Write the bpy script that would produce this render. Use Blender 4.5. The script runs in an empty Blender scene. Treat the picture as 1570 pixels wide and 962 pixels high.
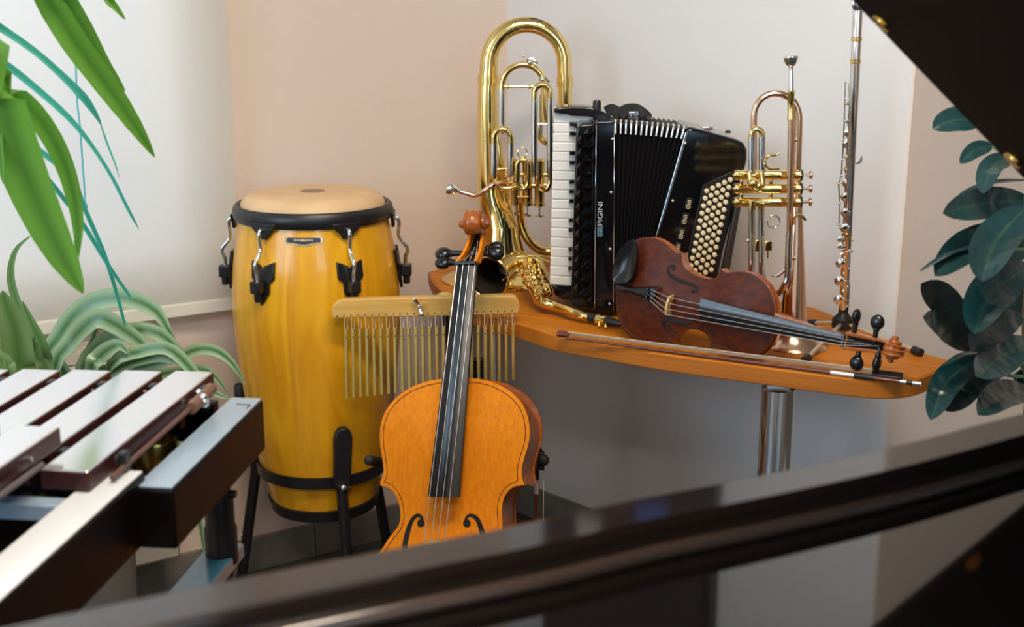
import bpy, bmesh, math, random
from mathutils import Vector as V
random.seed(7)
R_ = math.radians
# ------------------------------------------------------------------ camera, world, light, exposure
SC = bpy.context.scene
COL = SC.collection
FPX, TH, CAMH = 1900.0, R_(13.8), 1.38          # focal length in pixels of the 1570 px frame, pitch, height
cam_d = bpy.data.cameras.new('camera'); cam = bpy.data.objects.new('camera', cam_d); COL.objects.link(cam)
cam.location = (0, 0, CAMH); cam.rotation_euler = (math.pi/2 - TH, 0, 0)
cam_d.sensor_width = 36; cam_d.lens = 36*FPX/1570; cam_d.clip_start = .02
cam_d.dof.use_dof = True; cam_d.dof.focus_distance = 2.4; cam_d.dof.aperture_fstop = 5.0
SC.camera = cam
vs = SC.view_settings
vs.view_transform = 'Standard'; vs.look = 'None'; vs.gamma = 1; vs.use_curve_mapping = False
vs.exposure = 0.0
w = bpy.data.worlds.new('world'); SC.world = w; w.use_nodes = True
w.node_tree.nodes['Background'].inputs[0].default_value = (.75, .85, 1, 1)
w.node_tree.nodes['Background'].inputs[1].default_value = .25
# room axes: the corner, 'l' runs along the window wall (left to right), 'r' runs along the white wall (towards the camera)
CN = V((-.011, 3.305, 0)); LD = V((.844, .536, 0)); RD = V((.700, -.714, 0)); UP = V((0, 0, 1))
def RM(a, b, z): return CN - LD*a + RD*b + UP*z
def area(name, loc, to, sx, sy, power, col):
    d = bpy.data.lights.new(name, 'AREA'); d.shape = 'RECTANGLE'; d.size = sx; d.size_y = sy; d.energy = power; d.color = col
    o = bpy.data.objects.new(name, d); COL.objects.link(o); o.location = loc
    o.rotation_euler = (V(to)-V(loc)).to_track_quat('-Z', 'Y').to_euler()
    return o
area('daylight_behind_blind', RM(1.75, -.55, 1.75), RM(1.75, 0, 1.6), 1.9, 1.9, 25, (.86, .92, 1))
area('daylight_side_window', RM(4.44, 1.9, 1.75), RM(0, 1.2, 1.0), 1.8, 1.5, 22, (.70, .85, 1))
LAMPS = [RM(1.45, 2.0, 2.74), RM(2.9, 3.5, 2.74)]
for p in LAMPS:
    area('ceiling_lamp_light', p - UP*.06, p - UP, 1.1, .28, 42, (1, .86, .70))

# ------------------------------------------------------------------ helpers: pixel rays to real positions
def ray(px, py):
    x = (px-785)/FPX; y = (481-py)/FPX
    return V((x, math.cos(TH)+y*math.sin(TH), -math.sin(TH)+y*math.cos(TH)))
C0 = V((0, 0, CAMH))
def ay(px, py, Y): d = ray(px, py); return C0 + d*(Y/d.y)
def az(px, py, z): d = ray(px, py); return C0 + d*((z-CAMH)/d.z)
def depth(p): return p.y*math.cos(TH) - (p.z-CAMH)*math.sin(TH)
def plane(P, n):
    P = V(P); n = V(n).normalized()
    def f(px, py, h=0.0):
        d = ray(px, py); return C0 + d*((P + n*h - C0).dot(n)/d.dot(n))
    return f
def mpp(Y, z=1.0): return (Y*math.cos(TH)+(CAMH-z)*math.sin(TH))/FPX     # metres per pixel

def cr(pts, k=6, closed=False):                    # Catmull-Rom through the points
    P = [V(p) for p in pts]; n = len(P); out = []
    segs = n if closed else n-1
    for i in range(segs):
        if closed: p0, p1, p2, p3 = P[i-1], P[i], P[(i+1) % n], P[(i+2) % n]
        else: p0, p1, p2, p3 = P[max(i-1, 0)], P[i], P[i+1], P[min(i+2, n-1)]
        for j in range(k):
            t = j/k
            out.append(.5*((2*p1)+(p2-p0)*t+(2*p0-5*p1+4*p2-p3)*t*t+(3*p1-p0-3*p2+p3)*t**3))
    if not closed: out.append(P[-1])
    return out
def lin(vals, m):                                  # resample a list of numbers to m values
    if not isinstance(vals, (list, tuple)): return [vals]*m
    n = len(vals); o = []
    for i in range(m):
        x = i*(n-1)/(m-1); a = int(min(x, n-2)) if n > 1 else 0
        o.append(vals[a]+(vals[min(a+1, n-1)]-vals[a])*(x-a))
    return o

class MB:
    def __init__(s): s.v = []; s.f = []; s.uv = {}
    def add(s, vs, fs):
        o = len(s.v); s.v += [V(q) for q in vs]; s.f += [tuple(o+i for i in f) for f in fs]; return o
    def box(s, c, size, ax=None):
        ax = ax or (V((1, 0, 0)), V((0, 1, 0)), UP); c = V(c)
        vs = [c+ax[0]*(size[0]/2*i)+ax[1]*(size[1]/2*j)+ax[2]*(size[2]/2*k) for i in (-1, 1) for j in (-1, 1) for k in (-1, 1)]
        s.add(vs, [(0, 1, 3, 2), (4, 6, 7, 5), (0, 4, 5, 1), (2, 3, 7, 6), (0, 2, 6, 4), (1, 5, 7, 3)]); return s
    def loft(s, rings, closed=True, caps=True, loop=False):
        n = len(rings[0]); o = len(s.v); m = len(rings)
        for r in rings: s.v += [V(q) for q in r]
        for i in range(m if loop else m-1):
            i2 = (i+1) % m
            for j in range(n if closed else n-1):
                k = (j+1) % n
                s.f.append((o+i*n+j, o+i*n+k, o+i2*n+k, o+i2*n+j))
        if caps and closed and not loop:
            s.f.append(tuple(o+j for j in range(n))[::-1]); s.f.append(tuple(o+(m-1)*n+j for j in range(n)))
        return s
    def tube(s, pts, r, n=12, caps=True, loop=False, flat=1.0, flatdir=None):
        P = [V(p) for p in pts]; m = len(P); rr = lin(r, m); rings = []
        t0 = (P[1]-P[0]).normalized()
        a = flatdir or (V((0, 0, 1)) if abs(t0.z) < .9 else V((1, 0, 0)))
        nrm = (a - t0*a.dot(t0)).normalized()
        for i in range(m):
            if loop: t = (P[(i+1) % m]-P[i-1]).normalized()
            else: t = (P[min(i+1, m-1)]-P[max(i-1, 0)]).normalized()
            nrm = (nrm - t*nrm.dot(t)).normalized(); b = t.cross(nrm)
            rings.append([P[i]+(nrm*math.cos(q)*flat+b*math.sin(q))*rr[i] for q in (2*math.pi*j/n for j in range(n))])
        return s.loft(rings, True, caps, loop)
    def lathe(s, prof, o, axis=UP, n=32, caps=True):
        o = V(o); axis = V(axis).normalized()
        a = V((1, 0, 0)) if abs(axis.x) < .9 else V((0, 1, 0))
        u = (a-axis*a.dot(axis)).normalized(); v = axis.cross(u)
        return s.loft([[o+axis*h+(u*math.cos(q)+v*math.sin(q))*max(r, 1e-5) for q in (2*math.pi*j/n for j in range(n))] for r, h in prof], True, caps)
    def prism(s, poly, vec):
        vec = V(vec); return s.loft([[V(p) for p in poly], [V(p)+vec for p in poly]])
    def ball(s, c, r, sc=(1, 1, 1), ax=None, n=14, m=9):
        ax = ax or (V((1, 0, 0)), V((0, 1, 0)), UP); c = V(c); rings = []
        for i in range(m+1):
            ph = math.pi*i/m; rr = max(math.sin(ph), 1e-3)
            rings.append([c+(ax[0]*(rr*math.cos(q)*sc[0])+ax[1]*(rr*math.sin(q)*sc[1])+ax[2]*(math.cos(ph)*sc[2]))*r for q in (2*math.pi*j/n for j in range(n))])
        return s.loft(rings)
    def ribbon(s, pts, widths, n, th=.0006):       # a flat strip of real thickness lying on normal n
        P = [V(p) for p in pts]; m = len(P); W = lin(widths, m); rings = []; n = V(n).normalized()
        for i in range(m):
            t = (P[min(i+1, m-1)]-P[max(i-1, 0)]).normalized(); b = t.cross(n).normalized()*W[i]/2
            rings.append([P[i]-b-n*th/2, P[i]+b-n*th/2, P[i]+b+n*th/2, P[i]-b+n*th/2])
        return s.loft(rings)
    def leaf(s, pts, wd, n, fold=.18, oval=False, segs=16, wave=0.0, th=.0012, prof=None):
        P = cr(pts, max(2, segs//(len(pts)-1))); m = len(P); n = V(n).normalized(); A = 7
        top = []; bot = []; ph = random.random()*6
        for i in range(m):
            t = i/(m-1)
            if prof: wv = lin(prof, 101)[int(t*100)]
            elif oval: wv = max(.03, math.sin(math.pi*min(1, .04+.96*t))**.62*(1-.12*t)) if t < .9 else max(.01, (1-t)/.1*.43*.9+.01)
            else: wv = min(1, .45+t*2.2)*max(.02, 1-max(0, t-.35)/.65)**.75
            tg = (P[min(i+1, m-1)]-P[max(i-1, 0)]).normalized(); b = tg.cross(n).normalized(); nn = b.cross(tg).normalized()
            for j in range(A):
                x = (j/(A-1)*2-1); q = P[i]+b*(x*wv*wd/2)+nn*(abs(x)**1.4*fold*wv*wd+wave*wd*math.sin(t*9+ph+x)*abs(x)*.5)
                top.append((q, (j/(A-1), t))); bot.append((q-nn*th, (j/(A-1), t)))
        o = len(s.v); N = m*A
        for k, (q, uv) in enumerate(top+bot): s.v.append(q); s.uv[o+k] = uv
        for i in range(m-1):
            for j in range(A-1):
                a = o+i*A+j; s.f.append((a, a+1, a+A+1, a+A)); a += N; s.f.append((a, a+A, a+A+1, a+1))
        for i in range(m-1):
            for j in (0, A-1):
                a = o+i*A+j; s.f.append((a, a+A, a+A+N, a+N))
        return s
    def build(s, name, m, parent=None, bevel=0, seg=2, sharp=38, sub=0):
        off = parent_loc(parent)
        me = bpy.data.meshes.new(name)
        me.from_pydata([q-off for q in s.v], [], s.f)
        if s.uv:
            ul = me.uv_layers.new(name='UVMap')
            for lp in me.loops: ul.data[lp.index].uv = s.uv.get(lp.vertex_index, (0, 0))
        bm = bmesh.new(); bm.from_mesh(me); bmesh.ops.recalc_face_normals(bm, faces=bm.faces); bm.to_mesh(me); bm.free()
        me.materials.append(m); me.shade_smooth(); me.set_sharp_from_angle(angle=R_(sharp))
        o = bpy.data.objects.new(name, me); COL.objects.link(o)
        if parent: o.parent = parent
        if bevel:
            b = o.modifiers.new('bevel', 'BEVEL'); b.width = bevel; b.segments = seg; b.limit_method = 'ANGLE'; b.angle_limit = R_(40)
            b.use_clamp_overlap = True
        if sub: sm = o.modifiers.new('sub', 'SUBSURF'); sm.levels = sub; sm.render_levels = sub
        return o
LOCS = {}
def parent_loc(p):
    o = V((0, 0, 0))
    while p is not None: o = o + p.location; p = p.parent
    return o
def thing(name, label, cat, loc, group=None):
    o = bpy.data.objects.new(name, None); COL.objects.link(o); o.location = loc; o.empty_display_size = .05
    o['label'] = label; o['category'] = cat
    if group: o['group'] = group
    return o
def struct(o): o['kind'] = 'structure'; return o

# ------------------------------------------------------------------ materials
def mat(name, col, rough=.5, metal=0, ior=1.5, coat=0, coatr=.05, bump=0, bscale=200, aniso=0):
    m = bpy.data.materials.new(name); m.use_nodes = True; nt = m.node_tree; b = nt.nodes['Principled BSDF']
    b.inputs['Base Color'].default_value = (*col, 1); b.inputs['Roughness'].default_value = rough
    b.inputs['Metallic'].default_value = metal; b.inputs['IOR'].default_value = ior
    b.inputs['Coat Weight'].default_value = coat; b.inputs['Coat Roughness'].default_value = coatr
    if bump:
        nz = nt.nodes.new('ShaderNodeTexNoise'); nz.inputs['Scale'].default_value = bscale; nz.inputs['Detail'].default_value = 3
        bp = nt.nodes.new('ShaderNodeBump'); bp.inputs['Strength'].default_value = bump; bp.inputs['Distance'].default_value = .002
        tc = nt.nodes.new('ShaderNodeTexCoord'); nt.links.new(tc.outputs['Object'], nz.inputs['Vector'])
        nt.links.new(nz.outputs['Fac'], bp.inputs['Height']); nt.links.new(bp.outputs['Normal'], b.inputs['Normal'])
    return m
def wood(name, c1, c2, scale=(40, 40, 2), rough=.35, coat=.3, rot=(0, 0, 0), coatr=.1, dist=1.5, contrast=(.35, .65), ior=1.5):
    m = mat(name, c1, rough, coat=coat, coatr=coatr, ior=ior); nt = m.node_tree; b = nt.nodes['Principled BSDF']
    tc = nt.nodes.new('ShaderNodeTexCoord'); mp = nt.nodes.new('ShaderNodeMapping'); mp2 = nt.nodes.new('ShaderNodeMapping')
    mp.inputs['Rotation'].default_value = rot; mp2.inputs['Scale'].default_value = scale
    nz = nt.nodes.new('ShaderNodeTexNoise'); nz.inputs['Scale'].default_value = 1; nz.inputs['Detail'].default_value = 5; nz.inputs['Distortion'].default_value = dist
    rp = nt.nodes.new('ShaderNodeValToRGB'); rp.color_ramp.elements[0].position = contrast[0]; rp.color_ramp.elements[1].position = contrast[1]
    rp.color_ramp.elements[0].color = (*c1, 1); rp.color_ramp.elements[1].color = (*c2, 1)
    L = nt.links.new
    L(tc.outputs['Object'], mp.inputs['Vector']); L(mp.outputs['Vector'], mp2.inputs['Vector']); L(mp2.outputs['Vector'], nz.inputs['Vector'])
    L(nz.outputs['Fac'], rp.inputs['Fac']); L(rp.outputs['Color'], b.inputs['Base Color'])
    return m
def leafmat(name, edge, mid, rough=.35, mid_w=.22, noise=0, spec=1.5, trans=.0):
    m = mat(name, edge, rough, ior=spec); nt = m.node_tree; b = nt.nodes['Principled BSDF']; L = nt.links.new
    uv = nt.nodes.new('ShaderNodeUVMap'); sp = nt.nodes.new('ShaderNodeSeparateXYZ'); L(uv.outputs['UV'], sp.inputs[0])
    a = nt.nodes.new('ShaderNodeMath'); a.operation = 'SUBTRACT'; a.inputs[1].default_value = .5; L(sp.outputs['X'], a.inputs[0])
    ab = nt.nodes.new('ShaderNodeMath'); ab.operation = 'ABSOLUTE'; L(a.outputs[0], ab.inputs[0])
    rp = nt.nodes.new('ShaderNodeValToRGB'); e = rp.color_ramp.elements
    e[0].position = 0; e[0].color = (*mid, 1); e[1].position = mid_w; e[1].color = (*edge, 1)
    L(ab.outputs[0], rp.inputs['Fac']); out = rp.outputs['Color']
    if noise:
        tc = nt.nodes.new('ShaderNodeTexCoord'); nz = nt.nodes.new('ShaderNodeTexNoise'); nz.inputs['Scale'].default_value = 14; nz.inputs['Detail'].default_value = 3
        L(tc.outputs['Object'], nz.inputs['Vector'])
        mx = nt.nodes.new('ShaderNodeMix'); mx.data_type = 'RGBA'; mx.blend_type = 'MULTIPLY'; mx.inputs[0].default_value = noise
        L(out, mx.inputs[6]); L(nz.outputs['Fac'], mx.inputs[7]); out = mx.outputs[2]
    L(out, b.inputs['Base Color'])
    if trans:
        tr = nt.nodes.new('ShaderNodeBsdfTranslucent'); L(out, tr.inputs['Color'])
        ms = nt.nodes.new('ShaderNodeMixShader'); ms.inputs[0].default_value = trans
        L(b.outputs[0], ms.inputs[1]); L(tr.outputs[0], ms.inputs[2]); L(ms.outputs[0], nt.nodes['Material Output'].inputs['Surface'])
    return m
def emis(name, col, st):
    m = bpy.data.materials.new(name); m.use_nodes = True; b = m.node_tree.nodes['Principled BSDF']
    b.inputs['Base Color'].default_value = (*col, 1); b.inputs['Emission Color'].default_value = (*col, 1); b.inputs['Emission Strength'].default_value = st
    return m
PEACH = mat('peach_paint', (.78, .635, .535), .85, bump=.15, bscale=250)
WHITEP = mat('white_paint', (.72, .70, .685), .8, bump=.1, bscale=250)
CEIL = mat('ceiling_paint', (.75, .72, .68), .9)
FLOORM = mat('floor_tile', (.09, .08, .07), .45)
BLACK = mat('black_gloss', (.004, .004, .005), .09, coat=.2)
BLKPL = mat('black_plastic', (.010, .010, .011), .32)
BLKMET = mat('black_metal', (.010, .010, .011), .38)
RUBBER = mat('black_rubber', (.012, .012, .013), .6)
GOLD = mat('lacquered_brass', (.88, .66, .25), .13, 1)
GOLDD = mat('dark_brass', (.62, .38, .08), .2, 1)
SILVER = mat('silver_plate', (.82, .82, .80), .12, 1)
COPPER = mat('rose_brass', (.86, .56, .38), .16, 1)
CHROME = mat('chrome', (.82, .83, .85), .06, 1)
IVORY = mat('ivory_key', (.86, .84, .80), .3)
CREAM = mat('cream_button', (.80, .68, .42), .35)
STRING = mat('steel_string', (.80, .80, .80), .3, .8)
EBONY = mat('ebony', (.005, .005, .006), .25, ior=1.55)
# ------------------------------------------------------------------ the setting
LAX = (LD, RD, UP)
def wall(name, a0, a1, b0, b1, z0=0, z1=2.8, m=PEACH):
    return struct(MB().box((RM(a0, b0, z0)+RM(a1, b1, z1))/2, (abs(a1-a0), abs(b1-b0), z1-z0), LAX).build(name, m))
TK = .12
# window wall with its opening (a .86 to 2.5, z .80 to 2.35)
wl = MB()
for a0, a1, z0, z1 in ((-TK, .86, 0, 2.8), (2.5, 4.5+TK, 0, 2.8), (.86, 2.5, 0, .80), (.86, 2.5, 2.35, 2.8)):
    wl.box(RM((a0+a1)/2, -TK/2, (z0+z1)/2), (a1-a0, TK, z1-z0), LAX)
struct(wl.build('wall_left', PEACH))
BE = 1.147                                        # length of the white wall
wall('wall_right', -TK, 0, 0, BE-.0015, m=WHITEP)
wf = MB()
for a0, a1, b0 in ((-2.5, -TK, BE-TK), (-TK, 0, BE-.0015)): wf.box(RM((a0+a1)/2, (b0+BE+.003)/2, 1.4), (a1-a0, BE+.003-b0, 2.8), LAX)
struct(wf.build('wall_far', PEACH))
wall('wall_side', -2.5-TK, -2.5, BE-TK, 5.5+TK)
wall('wall_back', -2.5, 4.5+TK, 5.5, 5.5+TK)
# the opposite wall has a window opening too
wo = MB()
for b0, b1, z0, z1 in ((0, .95, 0, 2.8), (2.85, 5.5, 0, 2.8), (.95, 2.85, 0, .95), (.95, 2.85, 2.72, 2.8)):
    wo.box(RM(4.5+TK/2, (b0+b1)/2, (z0+z1)/2), (TK, b1-b0, z1-z0), LAX)
struct(wo.build('wall_window_side', PEACH))
struct(MB().box(RM(1, 2.7, -.03), (7.3, 5.9, .06), LAX).build('floor', FLOORM))
struct(MB().box(RM(1, 2.7, 2.83), (7.3, 5.9, .06), LAX).build('ceiling', CEIL))
# grey tiled baseboards
TILE = mat('grey_tile', (.15, .135, .12), .5, bump=.2, bscale=60); nt = TILE.node_tree
tc = nt.nodes.new('ShaderNodeTexCoord'); nz = nt.nodes.new('ShaderNodeTexNoise'); nz.inputs['Scale'].default_value = 18; nz.inputs['Detail'].default_value = 4
rp = nt.nodes.new('ShaderNodeValToRGB'); rp.color_ramp.elements[0].color = (.12, .11, .095, 1); rp.color_ramp.elements[1].color = (.32, .29, .25, 1)
nt.links.new(tc.outputs['Object'], nz.inputs['Vector']); nt.links.new(nz.outputs['Fac'], rp.inputs['Fac']); nt.links.new(rp.outputs['Color'], nt.nodes['Principled BSDF'].inputs['Base Color'])
bb = MB(); x = 0.0
while x < 4.4: bb.box(RM(x+.149, .006, .045), (.297, .012, .09), LAX); x += .30
struct(bb.build('baseboard_left', TILE, bevel=.0015))
bb = MB(); x = .016
while x < BE-.02: wdt = min(.297, BE-.003-x); bb.box(RM(.006, x+wdt/2, .045), (.012, wdt, .09), LAX); x += .30
struct(bb.build('baseboard_right', TILE, bevel=.0015))
# windows
FRM = mat('white_window_frame', (.8, .8, .8), .4)
SKYP = emis('overcast_sky_pane', (.55, .78, 1), 4.0)
w1 = struct(thing('window_1', 'x', 'x', RM(1.68, -.08, .80))); del w1['label']; del w1['category']
f = MB()
for a in (.885, 1.68, 2.475): f.box(RM(a, -.08, 1.575), (.05, .05, 1.55), LAX)
for z in (.825, 2.325): f.box(RM(1.68, -.08, z), (1.64, .05, .05), LAX)
f.build('frame', FRM, w1, bevel=.004)
GLASS = bpy.data.materials.new('window_glass'); GLASS.use_nodes = True
gb = GLASS.node_tree.nodes['Principled BSDF']; gb.inputs['Transmission Weight'].default_value = 1; gb.inputs['Roughness'].default_value = 0; gb.inputs['IOR'].default_value = 1.0; gb.inputs['Base Color'].default_value = (1, 1, 1, 1)
MB().box(RM(1.68, -.09, 1.575), (1.6, .005, 1.5), LAX).build('pane', GLASS, w1)
w2 = struct(thing('window_2', 'x', 'x', RM(4.52, 1.9, .95))); del w2['label']; del w2['category']
f = MB()
for b in (.975, 1.9, 2.825): f.box(RM(4.54, b, 1.835), (.05, .05, 1.77), LAX)
for z in (.975, 2.695): f.box(RM(4.54, 1.9, z), (.05, 1.9, .05), LAX)
f.build('frame', FRM, w2, bevel=.004)
MB().box(RM(4.56, 1.9, 1.835), (.006, 1.85, 1.72), LAX).build('pane', SKYP, w2)
w3 = struct(thing('window_3', 'x', 'x', RM(3.1, 5.48, .95))); del w3['label']; del w3['category']
f = MB()
for a in (2.325, 3.1, 3.875): f.box(RM(a, 5.48, 1.70), (.05, .05, 1.5), LAX)
for z in (.975, 2.425): f.box(RM(3.1, 5.48, z), (1.6, .05, .05), LAX)
f.build('frame', FRM, w3, bevel=.004)
MB().box(RM(3.1, 5.492, 1.70), (1.55, .006, 1.45), LAX).build('pane', emis('blue_sky_pane', (.42, .74, 1), 6.0), w3)

# roller blind hanging before the window
BL = bpy.data.materials.new('blind_cloth'); BL.use_nodes = True; nt = BL.node_tree
b_ = nt.nodes['Principled BSDF']; b_.inputs['Base Color'].default_value = (.78, .75, .64, 1); b_.inputs['Roughness'].default_value = .8
tr = nt.nodes.new('ShaderNodeBsdfTranslucent'); tr.inputs['Color'].default_value = (.80, .80, .80, 1)
ms = nt.nodes.new('ShaderNodeMixShader'); ms.inputs[0].default_value = .5
nt.links.new(b_.outputs[0], ms.inputs[1]); nt.links.new(tr.outputs[0], ms.inputs[2]); nt.links.new(ms.outputs[0], nt.nodes['Material Output'].inputs['Surface'])
BA = .782
bl = thing('roller_blind', 'wide cream roller blind drawn down over the bright window, behind the long leaves', 'blind', RM(1.7, .05, .69))
g = MB()
g.loft([[RM(a, .045, z) for z in (.72, 1.2, 1.8, 2.45)] for a in (BA, 1.3, 1.9, 2.62)], closed=False)
g.build('cloth', BL, bl)
MB().box(RM((BA+2.62)/2, .045, .706), (2.62-BA, .012, .032), LAX).build('hem_bar', mat('blind_hem', (.80, .77, .66), .6), bl, bevel=.004)
MB().tube([RM(BA-.01, .05, 2.47), RM(2.63, .05, 2.47)], .022, 14).build('roller_tube', FRM, bl)
cd = MB(); cd.tube(cr([ay(113, -400, 2.62), ay(116, 90, 2.62), ay(123, 200, 2.62), ay(131, 312, 2.62)], 6), .0022, 6)
cd.ball(ay(131, 316, 2.62), .006); cd.build('pull_cord', mat('cord_blue', (.15, .55, .62), .5), bl)

# radiator under the window
RADM = mat('radiator_enamel', (.62, .54, .42), .4)
ra = thing('radiator', 'cream panel radiator with a slotted top grille low under the window', 'radiator', RM(1.75, .07, .1))
MB().box(RM(1.75, .07, .38), (1.5, .09, .50), LAX).build('panel', RADM, ra, bevel=.008)
g = MB()
for i in range(60):
    g.box(RM(1.01+i*.025, .07, .645), (.006, .086, .022), LAX)
for b in (.027, .07, .113): g.box(RM(1.75, b, .645), (1.5, .006, .024), LAX)
g.build('grille', RADM, ra)
for a in (1.2, 2.3): MB().box(RM(a, .07, .065), (.04, .05, .13), LAX).build('foot', RADM, ra)

# framed picture high on the white wall
pic = thing('framed_picture', 'dark picture with blue and yellow shapes on the white wall, seen mirrored in the piano', 'picture', RM(.02, .45, 1.60))
MB().box(RM(.012, .45, 1.98), (.02, .575, .76), LAX).build('frame', BLKPL, pic, bevel=.004)
cvs = MB().box(RM(.024, .45, 1.98), (.006, .52, .70), LAX).build('canvas', mat('dark_canvas', (.022, .016, .016), .5), pic)
for nm, cc, pts in (('blue_patch', (.05, .10, .40), ((.30, 1.78), (.42, 1.76), (.45, 1.95), (.33, 1.99))), ('yellow_patch', (.75, .45, .05), ((.44, 1.80), (.57, 1.77), (.60, 1.90), (.50, 1.96))),
                    ('blue_patch', (.06, .12, .35), ((.60, 1.95), (.72, 1.93), (.74, 2.02), (.62, 2.06))), ('white_patch', (.65, .6, .55), ((.36, 2.05), (.47, 2.04), (.45, 2.14), (.38, 2.15))), ('red_patch', (.30, .05, .03), ((.62, 1.77), (.74, 1.79), (.70, 1.90)))):
    MB().prism([RM(.0275, .167+(b-.215)*.85, z-.12) for b, z in pts], LD*-.0012).build(nm, mat(nm, cc, .6), pic)

# ceiling lamps
for i, p in enumerate(LAMPS):
    t = thing('ceiling_lamp', ('long warm ceiling lamp nearest the white wall, outside the photo above', 'long warm ceiling lamp further back in the room, outside the photo')[i], 'lamp', p+UP*.06)
    MB().box(p+UP*.02, (1.16, .34, .075), LAX).build('housing', FRM, t, bevel=.006)
    MB().box(p-UP*.022, (1.08, .26, .012), LAX).build('diffuser', emis('warm_diffuser', (1, .84, .66), 4), t)

# ------------------------------------------------------------------ corner table
TZ = .75
OAK = wood('beech_veneer', (.44, .130, .006), (.58, .200, .012), (3, 60, 60), .5, .0, rot=(0, 0, R_(28)), ior=1.3)
OAKE = wood('beech_edge', (.40, .115, .006), (.50, .16, .010), (4, 4, 160), .5, .0)
tb = thing('corner_table', 'curved beech topped corner table carrying the wind instruments, accordion and violin', 'table', RM(.3, .6, 0))
front = [az(658, 416, TZ), az(668, 436, TZ), az(700, 462, TZ), az(742, 482, TZ), az(800, 497, TZ), az(853, 514, TZ), az(920, 526, TZ), az(1000, 540, TZ), az(1085, 552, TZ), az(1170, 563, TZ), az(1260, 575, TZ), az(1320, 582, TZ), az(1360, 584.5, TZ), az(1400, 581, TZ), az(1435, 568, TZ), az(1457, 553, TZ)]
fr = cr(front, 5)
back = [az(1423, 543.5, TZ), RM(.004, .96, TZ), RM(.004, .008, TZ), RM(.16, .03, TZ), RM(.24, .12, TZ)]
poly = fr+back
MB().prism(poly, UP*-.034).build('tabletop', OAK, tb, bevel=.003)
e = MB()
e.loft([[p+UP*-.003, p+UP*-.031, p+(p-fr[max(i-1, 0)] if i else fr[1]-p).cross(UP).normalized()*.0022+UP*-.031, p+(p-fr[max(i-1, 0)] if i else fr[1]-p).cross(UP).normalized()*.0022+UP*-.003] for i, p in enumerate(fr)])
e.build('edge_band', OAKE, tb)
lp = az(1231, 600, .70); lp = V((.492, 2.19, 0)); 
MB().lathe([(.0305, .035), (.0305, .70)], lp, UP, 32).build('leg', CHROME, tb)
MB().lathe([(.052, 0.0), (.052, .006), (.040, .022), (.036, .04), (.030, .04)], lp, UP, 32).build('foot_ring', CHROME, tb)
MB().box(lp+UP*.712, (.05, .05, .010)).build('mounting_plate', CHROME, tb)
MB().tube([V((ay(754, 560, 2.66).x, 2.66, .001)), V((ay(754, 560, 2.66).x, 2.66, .716))], .009, 16).build('leg', CHROME, tb)
for b in (.25, .80): MB().box(RM(.075, b, .70), (.15, .03, .03), LAX).build('wall_bracket', BLKMET, tb)

# ------------------------------------------------------------------ conga
CY = 2.70; base = ay(500, 762, CY); top = ay(481, 322, CY)
cx = .5*(ay(481, 322, CY).x+ay(486, 470, CY).x)
def cz(py): return ay(481, py, CY).z
def cr_(pxr, py): return pxr*depth(ay(481, py, CY))/FPX
CW = wood('conga_ash', (.70, .29, .004), (.88, .44, .010), (14, 14, 1.2), .3, .3, coatr=.06, dist=2.6, contrast=(.3, .7))
cg = thing('conga_drum', 'tall pale wood conga drum with black hoop and side plates beside the blind', 'drum', (cx, CY, cz(768)))
prof = cr([V((cr_(r, y), 0, cz(y))) for r, y in ((77, 768), (81, 752), (90, 720), (98, 690), (108, 640), (117, 580), (123, 530), (126.5, 485), (127, 450), (124.5, 405), (119, 365), (113, 330), (111, 318))], 5)
O = V((cx, CY, 0))
def crad(z):
    for p, q in zip(prof, prof[1:]):
        if p.z <= z <= q.z: return p.x+(q.x-p.x)*(z-p.z)/max(q.z-p.z, 1e-6)
    return prof[-1].x if z > prof[-1].z else prof[0].x
MB().lathe([(p.x, p.z) for p in prof], O, UP, 72).build('shell', CW, cg)
zb = cz(768)
MB().lathe([(crad(zb)-.004, zb-.004), (crad(zb)+.004, zb-.004), (crad(zb+.03)+.004, zb+.022), (crad(zb+.03)-.002, zb+.024)], O, UP, 64, False).build('bottom_band', BLKMET, cg)
zh = cz(322); rh = cr_(121, 322)
MB().lathe([(rh-.010, zh-.012), (rh-.004, zh-.016), (rh, zh-.010), (rh+.002, zh), (rh-.001, zh+.013), (rh-.006, zh+.018), (rh-.013, zh+.016), (rh-.016, zh+.008), (rh-.017, zh-.008)], O, UP, 72, False).build('hoop', BLKMET, cg)
SKIN = mat('natural_skin', (.72, .47, .25), .5, bump=.2, bscale=90); nt = SKIN.node_tree
tc = nt.nodes.new('ShaderNodeTexCoord'); nz = nt.nodes.new('ShaderNodeTexNoise'); nz.inputs['Scale'].default_value = 14; nz.inputs['Detail'].default_value = 4
rp = nt.nodes.new('ShaderNodeValToRGB'); rp.color_ramp.elements[0].color = (.60, .36, .17, 1); rp.color_ramp.elements[1].color = (.80, .56, .32, 1)
nt.links.new(tc.outputs['Object'], nz.inputs['Vector']); nt.links.new(nz.outputs['Fac'], rp.inputs['Fac']); nt.links.new(rp.outputs['Color'], nt.nodes['Principled BSDF'].inputs['Base Color'])
rs = rh-.014; zt = zh+.040
MB().lathe([(rs, zh-.012), (rs, zh+.008), (rs-.004, zh+.022), (rs-.014, zt-.006), (rs-.026, zt-.001), (rs-.05, zt+.001), (.0001, zt+.002)], O, UP, 72).build('head', SKIN, cg)
g = MB().lathe([(.027, zt+.0021), (.027, zt+.0026), (.0001, zt+.0027)], O, UP, 32); g.build('head_emblem', mat('emblem_brown', (.30, .18, .10), .6), cg)
def on_shell(ang, z, out=0.0): rr = crad(z)+out; return O+V((math.sin(ang)*rr, -math.cos(ang)*rr, z))
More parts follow.
